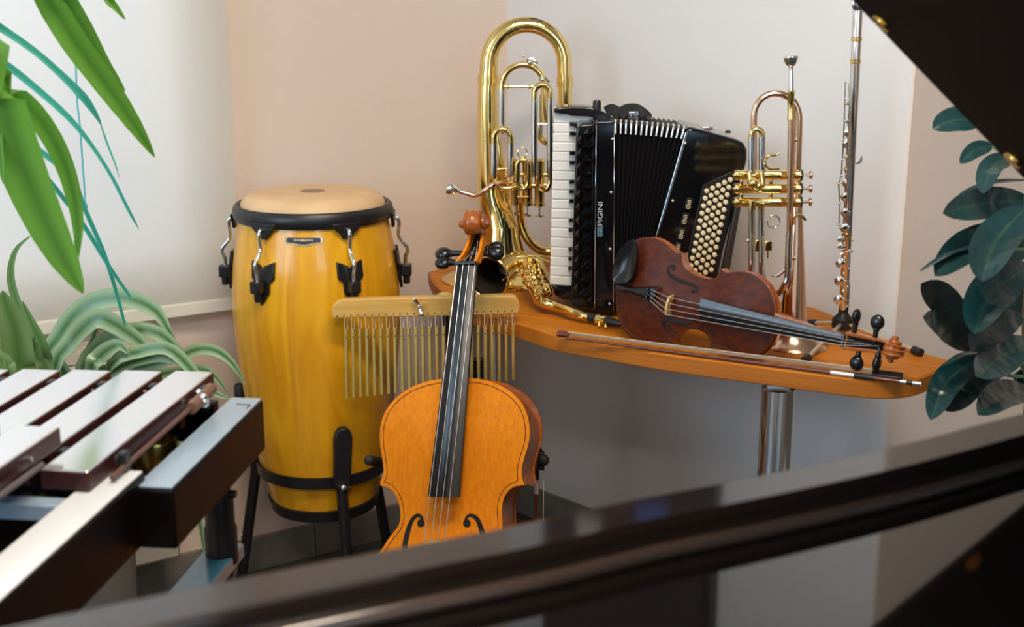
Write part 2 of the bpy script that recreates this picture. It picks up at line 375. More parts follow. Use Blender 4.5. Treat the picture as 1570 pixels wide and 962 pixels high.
for k, deg in enumerate((-28, 32, 92, 152, 212, 272)):
    an = R_(deg); nrm = V((math.sin(an), -math.cos(an), 0)); tan = V((math.cos(an), math.sin(an), 0)); mm = mpp(2.55)
    ztop, zbot = cz(379), cz(446)
    prf = ((-.029, 0), (-.006, -.010), (0, -.016), (.006, -.010), (.029, .0), (.030, -.036), (.019, -.046), (.019, -.066), (.0, -.094), (-.017, -.066), (-.017, -.046), (-.028, -.036))
    pl_ = []
    for x, z in prf:
        zz = ztop+z; a2 = an+x/crad(zz); pl_.append(on_shell(a2, zz, .0015))
    sp_ = MB().prism(pl_, nrm*.007).build('side_plate', BLKPL, cg, bevel=.002)
    ln = MB().box(on_shell(an, ztop-.052, .019), (.024, .024, .026), (tan, nrm, UP)); ln.tube([on_shell(an, ztop-.062, .019), on_shell(an, ztop-.084, .017)], .008, 10)
    ln.build('tension_nut', BLKPL, sp_, bevel=.003)
    hk = MB(); hz = zh-.020
    rad = crad(ztop-.04)+.019
    top_out = max(rh+.012, 0)
    pr = lambda r, z: O+V((math.sin(an)*r, -math.cos(an)*r, z))
    hk.tube(cr([pr(rh-.004, hz-.002), pr(rh+.010, hz+.002), pr(rh+.014, hz-.012), pr(rh+.012, hz-.04), pr(rad-.001+.006, hz-.066), pr(rad, ztop-.025), pr(rad, ztop-.05)], 5), .0042, 10)
    hk.build('hook', CHROME, cg)
    ear = MB(); zt2 = zh-.014
    ear.prism([pr(rh-.003, zt2)+tan*x+UP*z for x, z in ((-.034, .010), (.034, .010), (.026, -.004), (.016, -.012), (.010, -.024), (-.010, -.024), (-.016, -.012), (-.026, -.004))], nrm*.007)
    ear.build('hoop_ear', BLKMET, cg, bevel=.002)
# name badge
an = R_(1.5); zb0 = cz(347.5)
bdg = [(-.0385, .004), (-.036, .0065), (.036, .0065), (.0385, .004), (.0385, -.003), (.036, -.006), (.022, -.0065), (.012, -.010), (0, -.0115), (-.012, -.010), (-.022, -.0065), (-.036, -.006), (-.0385, -.003)]
def badge(s, th, o0): 
    pts = [on_shell(an+x*s/crad(zb0), zb0+(z+.0015)*s-.0015, o0) for x, z in bdg]; return MB().prism(pts, V((math.sin(an), -math.cos(an), 0))*th)
bo = badge(1.0, .0015, .0012).build('badge', SILVER, cg)
bi = MB()
bi.prism([on_shell(an+x*.91/crad(zb0), zb0+(z*.72), .0022) for x, z in bdg], V((math.sin(an), -math.cos(an), 0))*.0012); bi.build('badge_field', BLKPL, bo)
def text(s, name, m, parent, o, u, v, size, ext=.0003, spacing=1.0, width=None):
    cv = bpy.data.curves.new('lettering', 'FONT'); cv.body = s; cv.size = size; cv.extrude = ext; cv.align_x = 'CENTER'; cv.align_y = 'CENTER'; cv.space_character = spacing
    to = bpy.data.objects.new('lettering_source', cv); COL.objects.link(to)
    dg = bpy.context.evaluated_depsgraph_get(); me = bpy.data.meshes.new_from_object(to.evaluated_get(dg))
    bpy.data.objects.remove(to); bpy.data.curves.remove(cv)
    u = V(u).normalized(); v = V(v).normalized(); n = u.cross(v); off = parent_loc(parent)
    xs = [q.co.x for q in me.vertices]; sx = 1 if not width else width/(max(xs)-min(xs))
    for q in me.vertices: q.co = V(o)-off+u*(q.co.x*sx)+v*q.co.y+n*q.co.z
    me.materials.clear(); me.materials.append(m)
    ob = bpy.data.objects.new(name, me); COL.objects.link(ob); ob.parent = parent; return ob
LETW = mat('white_lettering', (.85, .84, .80), .5)
text('HEADLINER RANGE', 'lettering', LETW, bo, on_shell(an, zb0+.0005, .0042), V((math.cos(an), math.sin(an), 0)), UP, .0066, width=.040)

# conga stand
cst = thing('conga_stand', 'black tubular stand with an upright padded arm holding the conga off the floor', 'stand', (cx, CY, 0))
zr = cz(706)
MB().lathe([(crad(zr)+.002, zr-.013), (crad(zr)+.008, zr-.013), (crad(zr)+.010, zr+.013), (crad(zr)+.004, zr+.013), (crad(zr)+.002, zr-.013)], O, UP, 64, False).build('ring', BLKMET, cst)
for k, deg in enumerate((23, 143, -97)):
    an = R_(deg); nrm = V((math.sin(an), -math.cos(an), 0)); tan = V((math.cos(an), math.sin(an), 0))
    P = lambda r, z: O+nrm*r+UP*z
    zt_ = cz(628) if k < 2 else cz(603)
    pad = MB(); pad.loft([[P(crad(z)+o, z)+tan*x for x, o in ((-wd, .010), (wd, .010), (wd*1.0, .030), (-wd, .030))] for z, wd in ((zr-.01, .018), (zr+.06, .019), (zt_-.01, .020), (zt_+.006, .016), (zt_+.016, .008))])
    pad.build('padded_arm', RUBBER, cst, bevel=.004)
    MB().tube([P(crad(zr)+.018, zr+.02), P(crad(zr)+.022, zr-.04), P(crad(zr)+.075, .03)], .0125, 12).build('leg', BLKMET, cst)
    MB().tube([P(crad(zr)+.072, .05), P(crad(zr)+.081, 0.006)], .016, 12).build('rubber_foot', RUBBER, cst)
    s_ = MB(); q = P(crad(zr)+.032, zr-.004); s_.ball(q, .008); s_.tube([q-tan*.016+UP*.004, q+tan*.016-UP*.004], .004, 8); s_.build('wing_screw', CHROME, cst)
    for zz in (.10, .17): 
        f_ = (zr-.04-zz)/(zr-.07); q = P(crad(zr)+.022+.053*f_+.012, zz); MB().ball(q, .005).build('height_stud', CHROME, cst)
# ------------------------------------------------------------------ shared violin-family builders
SPR_C = wood('cello_spruce', (.72, .205, .006), (.82, .27, .009), (160, 160, 2.2), .5, .03, coatr=.2, ior=1.2, dist=.6)
MAP_C = wood('cello_maple', (.28, .065, .006), (.46, .12, .010), (8, 8, 60), .3, .4, coatr=.12)
SPR_V = wood('violin_spruce', (.055, .009, .003), (.105, .020, .004), (3, 110, 110), .45, .04, coatr=.3, ior=1.3, dist=.5)
MAP_V = wood('violin_maple', (.30, .07, .012), (.45, .13, .02), (60, 8, 8), .28, .5, coatr=.12)
DARKL = mat('purfling', (.06, .015, .006), .5)
FH = mat('f_hole_black', (.004, .003, .003), .7)
BRIDGE = wood('bridge_maple', (.62, .36, .12), (.74, .47, .18), (80, 80, 8), .5, .0)

def body_center(out): return sum(out, V())/len(out)
from mathutils.geometry import delaunay_2d_cdt
class Body:
    """outline of a violin family body on a plane; its plates are arched by the distance from the edge"""
    def __init__(s, out, n, arch, depth_, edge, ov, c):
        s.n = V(n).normalized(); s.out = out; s.c = c; s.arch = arch; s.d = depth_; s.e = edge; s.ov = ov
        s.u = (out[0]-c).normalized(); s.u = (s.u-s.n*s.u.dot(s.n)).normalized(); s.v = s.n.cross(s.u)
        s.o2 = [((p-c).dot(s.u), (p-c).dot(s.v)) for p in out]; m = len(out)
        x0, x1 = min(p[0] for p in s.o2), max(p[0] for p in s.o2); y0, y1 = min(p[1] for p in s.o2), max(p[1] for p in s.o2)
        g = max(x1-x0, y1-y0)/46; s.dm = min(x1-x0, y1-y0)*.42; inner = []
        j = 0; y = y0
        while y < y1:
            x = x0+(g/2 if j % 2 else 0)
            while x < x1:
                d = s.dist(x, y)
                if d > g*.42: inner.append((x, y))
                x += g
            y += g*.866; j += 1
        r = delaunay_2d_cdt([V((a, b, 0)).to_2d() for a, b in s.o2+inner], [(i, (i+1) % m) for i in range(m)], [], 1, 1e-6)
        s.p2 = [(q[0], q[1]) for q in r[0]]; s.tri = [tuple(f) for f in r[2]]
        h = []
        for x, y in s.p2:
            t = min(1, max(0, (abs(s.dist(x, y))-.012*s.dm))/s.dm); h.append((3*t*t-2*t**3)**.62)
        nb = [set() for _ in h]
        for f in s.tri:
            for i in range(3): nb[f[i]].update((f[i-1], f[(i+1) % 3]))
        for _ in range(14):
            h = [0 if abs(s.dist(*s.p2[i])) < 1e-5 or not nb[i] else .4*h[i]+.6*sum(h[k] for k in nb[i])/len(nb[i]) for i in range(len(h))] if _ == 0 else [h[i] if h[i] == 0 else .4*h[i]+.6*sum(h[k] for k in nb[i])/len(nb[i]) for i in range(len(h))]
        mx = max(h); s.h = [q/mx*arch for q in h]
    def dist(s, x, y):
        best = 9; ins = False
        for (a, b), (c, d) in zip(s.o2, s.o2[1:]+s.o2[:1]):
            ex, ey = c-a, d-b; L = ex*ex+ey*ey or 1e-12; t = max(0, min(1, ((x-a)*ex+(y-b)*ey)/L))
            best = min(best, math.hypot(x-a-t*ex, y-b-t*ey))
            if (b > y) != (d > y) and x < (c-a)*(y-b)/(d-b)+a: ins = not ins
        return best if ins else -best
    def hat(s, x, y):
        q = sorted(((px-x)**2+(py-y)**2, i) for i, (px, py) in enumerate(s.p2))[:4]; w_ = [1/(d+1e-8) for d, i in q]
        return sum(a*s.h[i] for a, (d, i) in zip(w_, q))/sum(w_)
    def surf(s, p, lift=0):                      # lift a point of the plate plane onto the arching
        x, y = (p-s.c).dot(s.u), (p-s.c).dot(s.v)
        return s.c+s.u*x+s.v*y+s.n*(s.hat(x, y)+lift)
    def plate(s, front=True):
        sg = 1 if front else -1; base = s.c if front else s.c-s.n*(s.d-s.e); g = MB()
        g.add([base+s.u*x+s.v*y+s.n*(sg*h) for (x, y), h in zip(s.p2, s.h)], s.tri)
        o = len(g.v); m = len(s.out); bo = base-s.c
        g.v += [p+bo for p in s.out]; g.v += [p+bo-s.n*(sg*s.e) for p in s.out]
        for i in range(m): k = (i+1) % m; g.f.append((o+i, o+k, o+m+k, o+m+i))
        g.f.append(tuple(o+m+i for i in range(m))); return g
    def ribs(s):
        i = [s.c+(p-s.c)*s.ov for p in s.out]
        return MB().loft([[p-s.n*s.e*.9 for p in i], [p-s.n*(s.d-s.e*1.9) for p in i]])
    def purf(s, off, r):
        P = []; m = len(s.o2)
        for i, (x, y) in enumerate(s.o2):
            a, b = s.o2[i-1], s.o2[(i+1) % m]; tx, ty = b[0]-a[0], b[1]-a[1]; L = math.hypot(tx, ty) or 1; nx, ny = -ty/L, tx/L
            if s.dist(x+nx*off, y+ny*off) < 0: nx, ny = -nx, -ny
            q = (x+nx*off, y+ny*off)
            if s.dist(*q) > off*.8: P.append(s.c+s.u*q[0]+s.v*q[1]+s.n*(s.hat(*q)+r*.2))
        return MB().tube(P, r, 6, loop=True)
    def fhole(s, path, widths, r0, r1):
        P = [s.surf(p, .0010) for p in cr(path, 6)]
        g = MB().ribbon(P, widths, s.n, .0012)
        for p, r in ((P[0], r0), (P[-1], r1)): g.lathe([(r, -.0005), (r, .0008), (.00001, .0008)], p, s.n, 20)
        return g
def scroll(o, u, d, w, R, hw0=.45, ex=1.3, turns=2.1):  # u across, d along the neck outwards, w to the front
    g = MB(); N = 72; rings = []
    for i in range(N+1):
        t = i/N; ph = turns*2*math.pi*t; r = R*(1-.80*t**.8); dr = -w*math.cos(ph)+d*math.sin(ph)
        th = R*.24*(1-.5*t); hw = R*(hw0+(1.08-hw0)*t**ex); c = o+dr*r
        prof = ((-1, .55), (-.82, 1), (-.62, .62), (-.34, .58), (0, .95), (.34, .58), (.62, .62), (.82, 1), (1, .55))
        rings.append([c-dr*th*1.4-u*hw]+[c+dr*th*k+u*hw*x for x, k in prof]+[c-dr*th*1.4+u*hw])
    g.loft(rings)
    g.tube([o-u*R*1.18, o-u*R*1.12, o+u*R*1.12, o+u*R*1.18], [R*.2, R*.27, R*.27, R*.2], 16)
    return g
def peg(root, o, axis, fn, L, r, hr, name='tuning_peg', thin=.42):
    axis = V(axis).normalized(); fn = V(fn); fn = (fn-axis*fn.dot(axis)).normalized(); b = axis.cross(fn)
    g = MB(); g.tube([o, o+axis*L*.55, o+axis*L], [r*.85, r, r*1.15], 12)
    g.ball(o+axis*L, r*1.45, (1, 1, .5), (fn, b, axis))
    g.ball(o+axis*(L+hr*.95), hr, (thin, .92, 1.0), (fn, b, axis), 16, 11)
    g.build(name, EBONY, root)

# ------------------------------------------------------------------ cello
CN_ = V((-.27, -.91, .315)).normalized()
CP = plane(ay(693, 579, 2.31), CN_)
k8 = 2.29
def c8(x, y): return (490+x/k8, 430+y/k8)
rt = [c8(*q) for q in ((560, 346), (610, 359), (660, 385), (700, 420), (724, 460), (735, 505), (737, 550), (729, 590), (716, 632), (709, 668), (711, 698), (719, 719))]
rc = [c8(*q) for q in ((690, 723), (664, 738), (646, 768), (639, 805), (641, 845))]+[(771, 820), (778, 838), (790, 851), (804, 855)]
rl = [(810, 885), (813, 930), (806, 980), (784, 1030), (742, 1066), (690, 1080), (652, 1082)]
ll = [(610, 1078), (565, 1060), (530, 1028), (512, 985), (510, 940), (520, 905), (538, 876), (548, 862)]
lc = [(566, 862), (583, 846), (596, 826)]+[c8(*q) for q in ((278, 860), (284, 820), (277, 780), (262, 747), (240, 728), (213, 722))]
lu = [c8(*q) for q in ((213, 706), (224, 680), (222, 640), (214, 590), (211, 540), (219, 490), (240, 446), (280, 403), (330, 372), (390, 352), (450, 345), (510, 343))]
def chain(lists, f, k=3):
    out = []
    for l in lists: out += cr([f(*p) for p in l], k)
    return out
co = chain([rt, rc, rl+ll, lc, lu], CP)
ce = thing('cello', 'orange varnished cello leaning upright in the middle of the photo', 'cello', V((CP(655, 1082).x, CP(655, 1082).y+.02, 0)))
CB = Body(co, CN_, .022, .105, .0045, .975, CP(672, 800))
CB.plate().build('top_plate', SPR_C, ce, sharp=50)
CB.ribs().build('ribs', MAP_C, ce, sharp=50)
CB.plate(False).build('back_plate', MAP_C, ce, sharp=50)
CB.purf(.0080, .0008).build('purfling', DARKL, ce)
for pts, nm in (([c8(362, 852), c8(367, 838), c8(352, 824), c8(330, 840), c8(314, 880), c8(305, 925), (622, 852), (613, 868), (604, 868), (605, 860)], 'f_hole'),
                ([c8(524, 852), c8(521, 836), c8(535, 824), c8(557, 836), c8(571, 870), c8(577, 900), (742, 838), (745, 862), (752, 872), (758, 864)], 'f_hole')):
    CB.fhole([CP(*p) for p in pts], [.004, .005, .006, .008, .010, .011, .009, .006, .005, .004], .0075, .0085).build(nm, FH, ce)
# neck, fingerboard
def fb(px, py, h=0): return CP(px, py, h)
E1, E2, N1, N2 = (655.5, 762), (703.5, 763), (699.5, 408), (731, 407)
H1, H0 = .062, .026
def quad(p, q, h, t): 
    a, b = fb(*p, h), fb(*q, h); m_ = (a+b)/2+CN_*(a-b).length*.13
    return [a-CN_*t, a, a+(m_-a)*.55+CN_*.001, m_, b+(m_-b)*.55+CN_*.001, b, b-CN_*t]
MB().loft([quad(E1, E2, H1, .012), quad(((E1[0]+N1[0])/2, 585), ((E2[0]+N2[0])/2, 585), (H1+H0)/2, .008), quad(N1, N2, H0, .006)]).build('fingerboard', EBONY, ce, bevel=.0008, sharp=30)
ng = MB()
def neckring(px, py, h, hw, t):
    c = fb(px, py, h); u = (fb(*N2)-fb(*N1)).normalized()
    return [c+u*hw, c-u*hw]+[c-u*hw*math.cos(a)-CN_*t*(.15+math.sin(a)) for a in (.5, 1.05, 1.57, 2.09, 2.64)]
ng.loft([neckring(698, 592, .036, .020, .014), neckring(702, 560, .036, .017, .012), neckring(708, 500, .034, .0145, .010), neckring(714, 415, .024, .0135, .009)])
ng.loft([[CP(684, 600, .03), CP(709, 600, .03), CP(709, 600, -.09), CP(684, 600, -.09)], [CP(687, 575, .03), CP(711, 575, .03), CP(708, 575, -.06), CP(691, 575, -.06)], [CP(692, 560, .025), CP(709, 560, .025), CP(707, 560, -.01), CP(695, 560, -.01)]])
ng.build('neck', MAP_C, ce, bevel=.002)
UU = (fb(N2[0], N2[1])-fb(*N1)).normalized(); DD = CN_.cross(UU); DD = DD if DD.z > 0 else -DD
nm_ = (fb(*N1, H0)+fb(*N2, H0))/2
MB().box(nm_+CN_*.002+DD*.004, (.044, .007, .018), (UU, DD, CN_)).build('nut', EBONY, ce, bevel=.0015)
# pegbox: two cheeks, a floor, curling back to the scroll
SO = CP(728, 343, -.006)
cheek_c = [nm_+DD*.006-CN_*.006, nm_+(SO-nm_)*.42-CN_*.030, SO-CN_*.030-DD*.004]
pb = []
for sgn in (-1, 1):
    g = MB(); rings = []
    for i, p in enumerate(cr(cheek_c, 6)):
        t = i/12; hw = .0195-.0085*t; hh = .016-.004*t; th = .0062
        q = p+UU*sgn*hw
        rings.append([q-UU*th/2-CN_*hh, q+UU*th/2-CN_*hh, q+UU*th/2+CN_*hh, q-UU*th/2+CN_*hh])
    g.loft(rings).build('pegbox_cheek', SPR_C, ce, bevel=.0012)
g = MB(); g.loft([[p+UU*s_*(.0185-.0085*i/12)-CN_*z for s_, z in ((-1, .016), (1, .016), (1, .009), (-1, .009))] for i, p in enumerate(cr(cheek_c, 6))]); g.build('pegbox_floor', FH, ce)
scroll(SO, UU, DD, CN_, .0270, .60, 2.2).build('scroll', MAP_C, ce, sharp=28)
for (px, py, sgn, h, fl) in ((694, 387, -1, -.022, 0), (688, 401, -1, -.014, 0), (748, 384, 1, -.030, 1), (744, 391, 1, -.018, 1)):
    o = CP(716 if sgn < 0 else 722, py+sgn*-1, h) - UU*sgn*.006
    peg(ce, o, UU*sgn, CN_*.8+DD*.6 if not fl else CN_, .040 if sgn < 0 else .042, .0056, .0165, thin=.66)
for i in range(4):
    t = i/3
    a = CP(700+t*27.0+1.5, 402, H0+.004+.003*math.sin(math.pi*t)); b = CP(650+t*32, 832, .088+.006*math.sin(math.pi*t))
    m2 = CP(640+t*26, 905, .055); pgp = nm_+(SO-nm_)*(.25+.12*i)-CN_*.022+UU*(-.006+.004*i)
    MB().tube([m2, b, a, pgp], .00085 if i else .0009, 6).build('string', STRING, ce)
br = MB(); B0 = [CP(636, 842, .019), CP(648, 832, .085), CP(666, 828, .094), CP(684, 830, .086), CP(697, 840, .019), CP(684, 842, .021), CP(667, 836, .040), CP(650, 843, .021)]
br.prism(B0, DD*-.009).build('bridge', BRIDGE, ce, bevel=.001)
tp = MB(); tp.loft([[CP(634+k_, 905, z) for k_, z in ((0, .045), (34, .045), (30, .060), (17, .064), (4, .060))], [CP(637+k_, 1075, z) for k_, z in ((0, .026), (20, .026), (18, .038), (10, .040), (2, .038))]]); tp.build('tailpiece', EBONY, ce, bevel=.002)
ep = CP(652, 1080, -.052); MB().tube([ep+(CP(660, 1000, -.052)-ep).normalized()*.01, V((ep.x-.004, ep.y-.06, .004))], [.006, .004], 10).build('endpin', CHROME, ce)

# cello stand
cs = thing('cello_stand', 'black metal stand holding the cello, with hooked side arms and an upright back post', 'stand', V((CP(700, 700).x+.05, CP(700, 700).y+.30, 0)))
sx, sy = cs.location.x, cs.location.y
pA = V((sx, sy, .0))
ptop = ay(706, 600, sy)
MB().tube([V((ptop.x, sy, .16)), V((ptop.x, sy, ptop.z))], .0105, 12).build('post', BLKMET, cs)
pz = ay(690, 712, sy).z
MB().tube([V((ptop.x, sy, pz-.05)), V((ptop.x, sy, pz+.05))], .016, 12).build('post_collar', BLKMET, cs)
q = ay(733, 567, sy-.02)
MB().box(q, (.024, .018, .05)).build('back_rest_block', BLKPL, cs, bevel=.003)
MB().tube([q-UP*.02, V((ptop.x+.02, sy, q.z-.10)), V((ptop.x, sy, q.z-.16))], .007, 10).build('back_rest_bar', BLKMET, cs)
for pts, kx in (((-.02, 0, 0), 0), ((0, 0, 0), 1)):
    Yh = 2.37 if kx == 0 else 2.46
    a = V((ptop.x, sy, pz)); k1 = ay(612, 715, sy-.06) if kx == 0 else ay(808, 716, sy-.04)
    h1 = ay(590, 711, Yh) if kx == 0 else ay(826, 714, Yh)
    h2 = ay(566, 706, Yh-.05) if kx == 0 else ay(833, 706, Yh-.06)
    MB().tube(cr([a, k1, h1, h2], 6), .0075, 10).build('arm', BLKMET, cs)
    g = MB(); g.tube([h1, h1+(h2-h1)*.6, h2], [.0095, .010, .0095], 12); g.ball(h2, .0125 if kx else .0105); g.build('arm_cushion', RUBBER, cs)
    if kx: MB().prism([ay(x, y, Yh+.005) for x, y in ((820, 716), (822, 700), (829, 685), (835, 700), (836, 716))], V((0, .006, 0))).build('arm_plate', BLKMET, cs, bevel=.002)
for deg in (80, 200, 320):
    d_ = V((math.cos(R_(deg)), math.sin(R_(deg)), 0)); c = V((ptop.x, sy, 0))
    MB().tube([c+UP*.30, c+d_*.22+UP*.012], .009, 10).build('leg', BLKMET, cs)
    MB().tube([c+UP*.17+d_*.008, c+d_*.11+UP*.156], .006, 8).build('leg_brace', BLKMET, cs)
    MB().ball(c+d_*.22+UP*.012, .012).build('rubber_foot', RUBBER, cs)

# bow builder
PERN = wood('pernambuco', (.10, .022, .010), (.16, .036, .014), (60, 60, 60), .3, .4)
HAIR = mat('horse_hair', (.78, .66, .46), .55)
LEATH = mat('black_leather', (.012, .012, .013), .5)
WIND = mat('silver_winding', (.85, .80, .74), .3, .6)
def bow(root, tip, end, hd, gap, stick=.0036):
    ax = (end-tip).normalized(); L = (end-tip).length; hd = (hd-ax*hd.dot(ax)).normalized(); sd = ax.cross(hd)
    st = [tip+ax*L*t+hd*(gap*.55*math.sin(math.pi*min(1, t/.92))*0) for t in lin([.02, .955], 12)]
    MB().tube(st, [stick*.75, stick*.85, stick, stick*1.05], 10).build('stick', PERN, root)
    MB().prism([tip+ax*.016, tip-ax*.004-hd*.001, tip-ax*.006+hd*gap*.9, tip+ax*.002+hd*gap*1.05, tip+ax*.014+hd*gap*.95, tip+ax*.022+hd*.003], sd*.007).build('head', PERN, root, bevel=.001)
    MB().loft([[c+sd*s_*wd+hd*z for s_, z in ((-1, 0), (1, 0), (1, .0012), (-1, .0012))] for c, wd in ((tip+ax*.012+hd*gap, .0035), (end-ax*L*.125+hd*gap*1.15, .0055))]).build('hair', HAIR, root)
    MB().box(end-ax*L*.085+hd*(gap*.72), (L*.075, .012, gap*1.15), (ax, sd, hd)).build('frog', BLKPL, root, bevel=.0015)
    MB().lathe([(.0032, 0), (.0032, .0005), (.0001, .0006)], end-ax*L*.085+hd*gap*.72-sd*.006, -sd, 14).build('pearl_eye', SILVER, root)
    MB().tube([end-ax*L*.225, end-ax*L*.165], stick*1.15, 10).build('winding', WIND, root)
    MB().tube([end-ax*L*.165, end-ax*L*.115], stick*1.4, 10).build('grip', LEATH, root)
    b_ = MB(); b_.tube([end-ax*L*.05, end-ax*L*.035], stick*1.25, 10); b_.tube([end-ax*L*.02, end], stick*1.25, 10); b_.build('end_button', SILVER, root)
    MB().tube([end-ax*L*.036, end-ax*L*.019], stick*1.15, 10).build('button_band', BLKPL, root)
cb_t, cb_e = ay(823, 690, 2.425), ay(822, 690, 2.425)-UP*.50
cbw = thing('cello_bow', 'bow hanging upright from the arm of the cello stand with its pale hair facing right', 'bow', cb_e)
bow(cbw, cb_e, cb_t+V((0, 0, .02)), V((1, 0, 0)), .0125, .0042)

# ------------------------------------------------------------------ bar chimes
BY = 2.475
PINE = wood('chime_bar_wood', (.62, .34, .07), (.74, .45, .12), (2, 50, 50), .4, .3, dist=2)
BRASSB = mat('satin_brass', (.82, .62, .18), .32, .75)
bc = thing('bar_chimes', 'wooden bar of hanging brass chimes crossing behind the cello neck', 'chimes', ay(652, 488, BY))
bp = [ay(x, y, BY) for x, y in ((508.5, 489), (508.5, 474), (512, 466), (520, 460.5), (532, 459), (650, 456), (782, 453.2), (790, 455.5), (795.5, 462), (797.5, 471), (796, 479), (794, 482.5))]
MB().prism(bp, V((0, .022, 0))).build('bar', PINE, bc, bevel=.003)
hl = MB()
N_CH = 25
for i in range(-1, N_CH):
    t = i/(N_CH-1); x = 527.5+t*(785-527.5); y = 484.8-t*(484.8-477)
    hl.lathe([(.0018, 0), (.0018, .0006), (.0001, .0007)], ay(x, y, BY), V((0, -1, 0)), 12)
hl.build('cord_holes', FH, bc)
CORD = mat('nylon_cord', (.80, .70, .58), .5)
for i in range(N_CH):
    t = i/(N_CH-1); x = 530.5+t*(787-530.5); y0 = 505-t*7; y1 = 610.5-t*28; hx = 527.5+t*(785-527.5); hy = 484.8-t*7.8
    a, b = ay(x, y0, BY-.006), ay(x+(1.6 if i < 14 else .3), y1, BY-.006)
    ch = MB().loft([[p+V((dx, dy, 0))*.0034 for dx, dy in ((-1, -.6), (.6, -1), (1, .6), (-.6, 1))] for p in (a, b)]).build('chime', BRASSB, bc)
    MB().lathe([(.0014, 0), (.0014, .0006), (.0001, .0007)], a-UP*.017+V((0, -.0028, 0)), V((0, -1, 0)), 8).build('pin_hole', FH, ch)
    h_ = ay(hx, hy, BY-.001)
    g = MB(); g.tube([h_, a+V((-.002, 0, -.012))], .00045, 4); g.tube([ay(hx+4.5, hy+5, BY+.022), a+V((.003, .004, -.010))], .00045, 4); g.build('cord', CORD, bc)
wn = MB(); q = ay(644, 470, BY-.008)
wn.lathe([(.0055, 0), (.0055, .012), (.003, .016)], q+V((0, .008, 0)), V((0, -1, 0)), 12); wn.tube([q, q+V((-.010, -.004, .014))], [.004, .0045], 8); wn.tube([q, q+V((.004, -.004, -.014))], [.004, .0045], 8); wn.ball(q+V((-.011, -.004, .015)), .005); wn.ball(q+V((.004, -.004, -.015)), .005)
wn.build('wing_nut', CHROME, bc)
st = thing('chime_stand', 'thin stand carrying the wooden chime bar, its dark pole just left of the cello neck', 'stand', V((ay(685, 560, 2.60).x, 2.60, 0)))
px_ = st.location.x; hb = ay(700, 470, 2.53).z
MB().tube([V((px_, 2.60, .10)), V((px_, 2.60, hb-.008))], .0085, 14).build('pole', BLKMET, st); MB().ball(V((px_-.004, 2.588, ay(682, 527, 2.6).z)), .007).build('clamp_nut', CHROME, st)
MB().tube([V((px_, 2.60, .30)), V((px_, 2.60, .52))], .0115, 14).build('lower_pole', CHROME, st)
MB().tube([V((px_+.01, 2.60, hb-.012)), V((px_-.02, 2.56, hb-.012)), V((ay(644, 470, 2.53).x, BY+.035, hb-.008))], .006, 10).build('boom', BLKMET, st)
g = MB(); q = ay(682, 454, 2.56); g.ball(q, .014, (1.3, .7, .6)); g.tube([q, q-UP*.03], .004, 8); g.build('boom_knob', BRASSB, st)
for deg in (35, 155, 275):
    d_ = V((math.cos(R_(deg)), math.sin(R_(deg)), 0)); c = V((px_, 2.60, 0))
    MB().tube([c+UP*.30+d_*.012, c+d_*.16+UP*.008], .006, 8).build('leg', CHROME, st)

# ------------------------------------------------------------------ violin on the table
kv = 4.373
def v1(x, y): return (920+x/kv, 340+y/kv)
VN = V((-.54, -.83, .15)).normalized()
VP = plane(az(1158, 545.5, TZ+.013), VN)
vb = [v1(*q) for q in ((105, 470), (108, 400), (122, 320), (150, 240), (190, 170), (240, 122), (300, 104), (365, 112), (430, 148), (480, 190), (512, 212), (540, 208))]
vc = [v1(*q) for q in ((541, 235), (548, 275), (575, 320), (625, 354), (690, 380), (745, 386), (780, 372), (797, 340), (796, 312))]
vu = [v1(*q) for q in ((815, 325), (850, 343), (920, 335), (1000, 344), (1070, 385), (1122, 442), (1155, 520), (1165, 600), (1162, 680), (1148, 770), (1115, 845), (1060, 897), (1000, 905), (925, 893), (850, 873), (800, 852), (765, 845), (742, 852))]
vd = [v1(*q) for q in ((737, 835), (738, 805), (720, 765), (685, 737), (635, 722), (580, 722), (530, 745), (500, 775), (488, 808), (486, 828))]
vl = [v1(*q) for q in ((470, 815), (440, 802), (380, 812), (300, 812), (228, 788), (172, 742), (132, 675), (110, 590), (103, 520))]
vo = chain([vb, vc, vu, vd, vl], VP)
vi = thing('violin', 'dark red brown violin lying on its side in front of the accordion', 'violin', az(1150, 546, TZ))
VB = Body(vo, VN, .0145, .036, .0032, .975, VP(*v1(640, 545)))
VB.plate().build('top_plate', SPR_V, vi, sharp=50); VB.ribs().build('ribs', MAP_V, vi, sharp=50); VB.plate(False).build('back_plate', MAP_V, vi, sharp=50)
VB.purf(.0045, .0006).build('purfling', DARKL, vi)
VB.fhole([VP(*v1(*q)) for q in ((500, 312), (505, 298), (485, 294), (466, 318), (475, 350), (515, 380), (565, 405), (620, 422), (652, 442), (658, 462), (642, 474), (632, 468))], [.0028, .003, .0035, .0045, .006, .0072, .0065, .0055, .0045, .0035, .003], .0042, .0036).build('f_hole', FH, vi)
VB.fhole([VP(*v1(*q)) for q in ((468, 712), (455, 718), (437, 700), (432, 672), (455, 655), (505, 660), (560, 676), (610, 672), (632, 655), (630, 640), (618, 640))], [.0028, .003, .0035, .0045, .006, .0072, .0065, .0055, .0045, .0035, .003], .0042, .0036).build('f_hole', FH, vi)
def vpt(x, y, h=0): return VP(*v1(x, y), h)
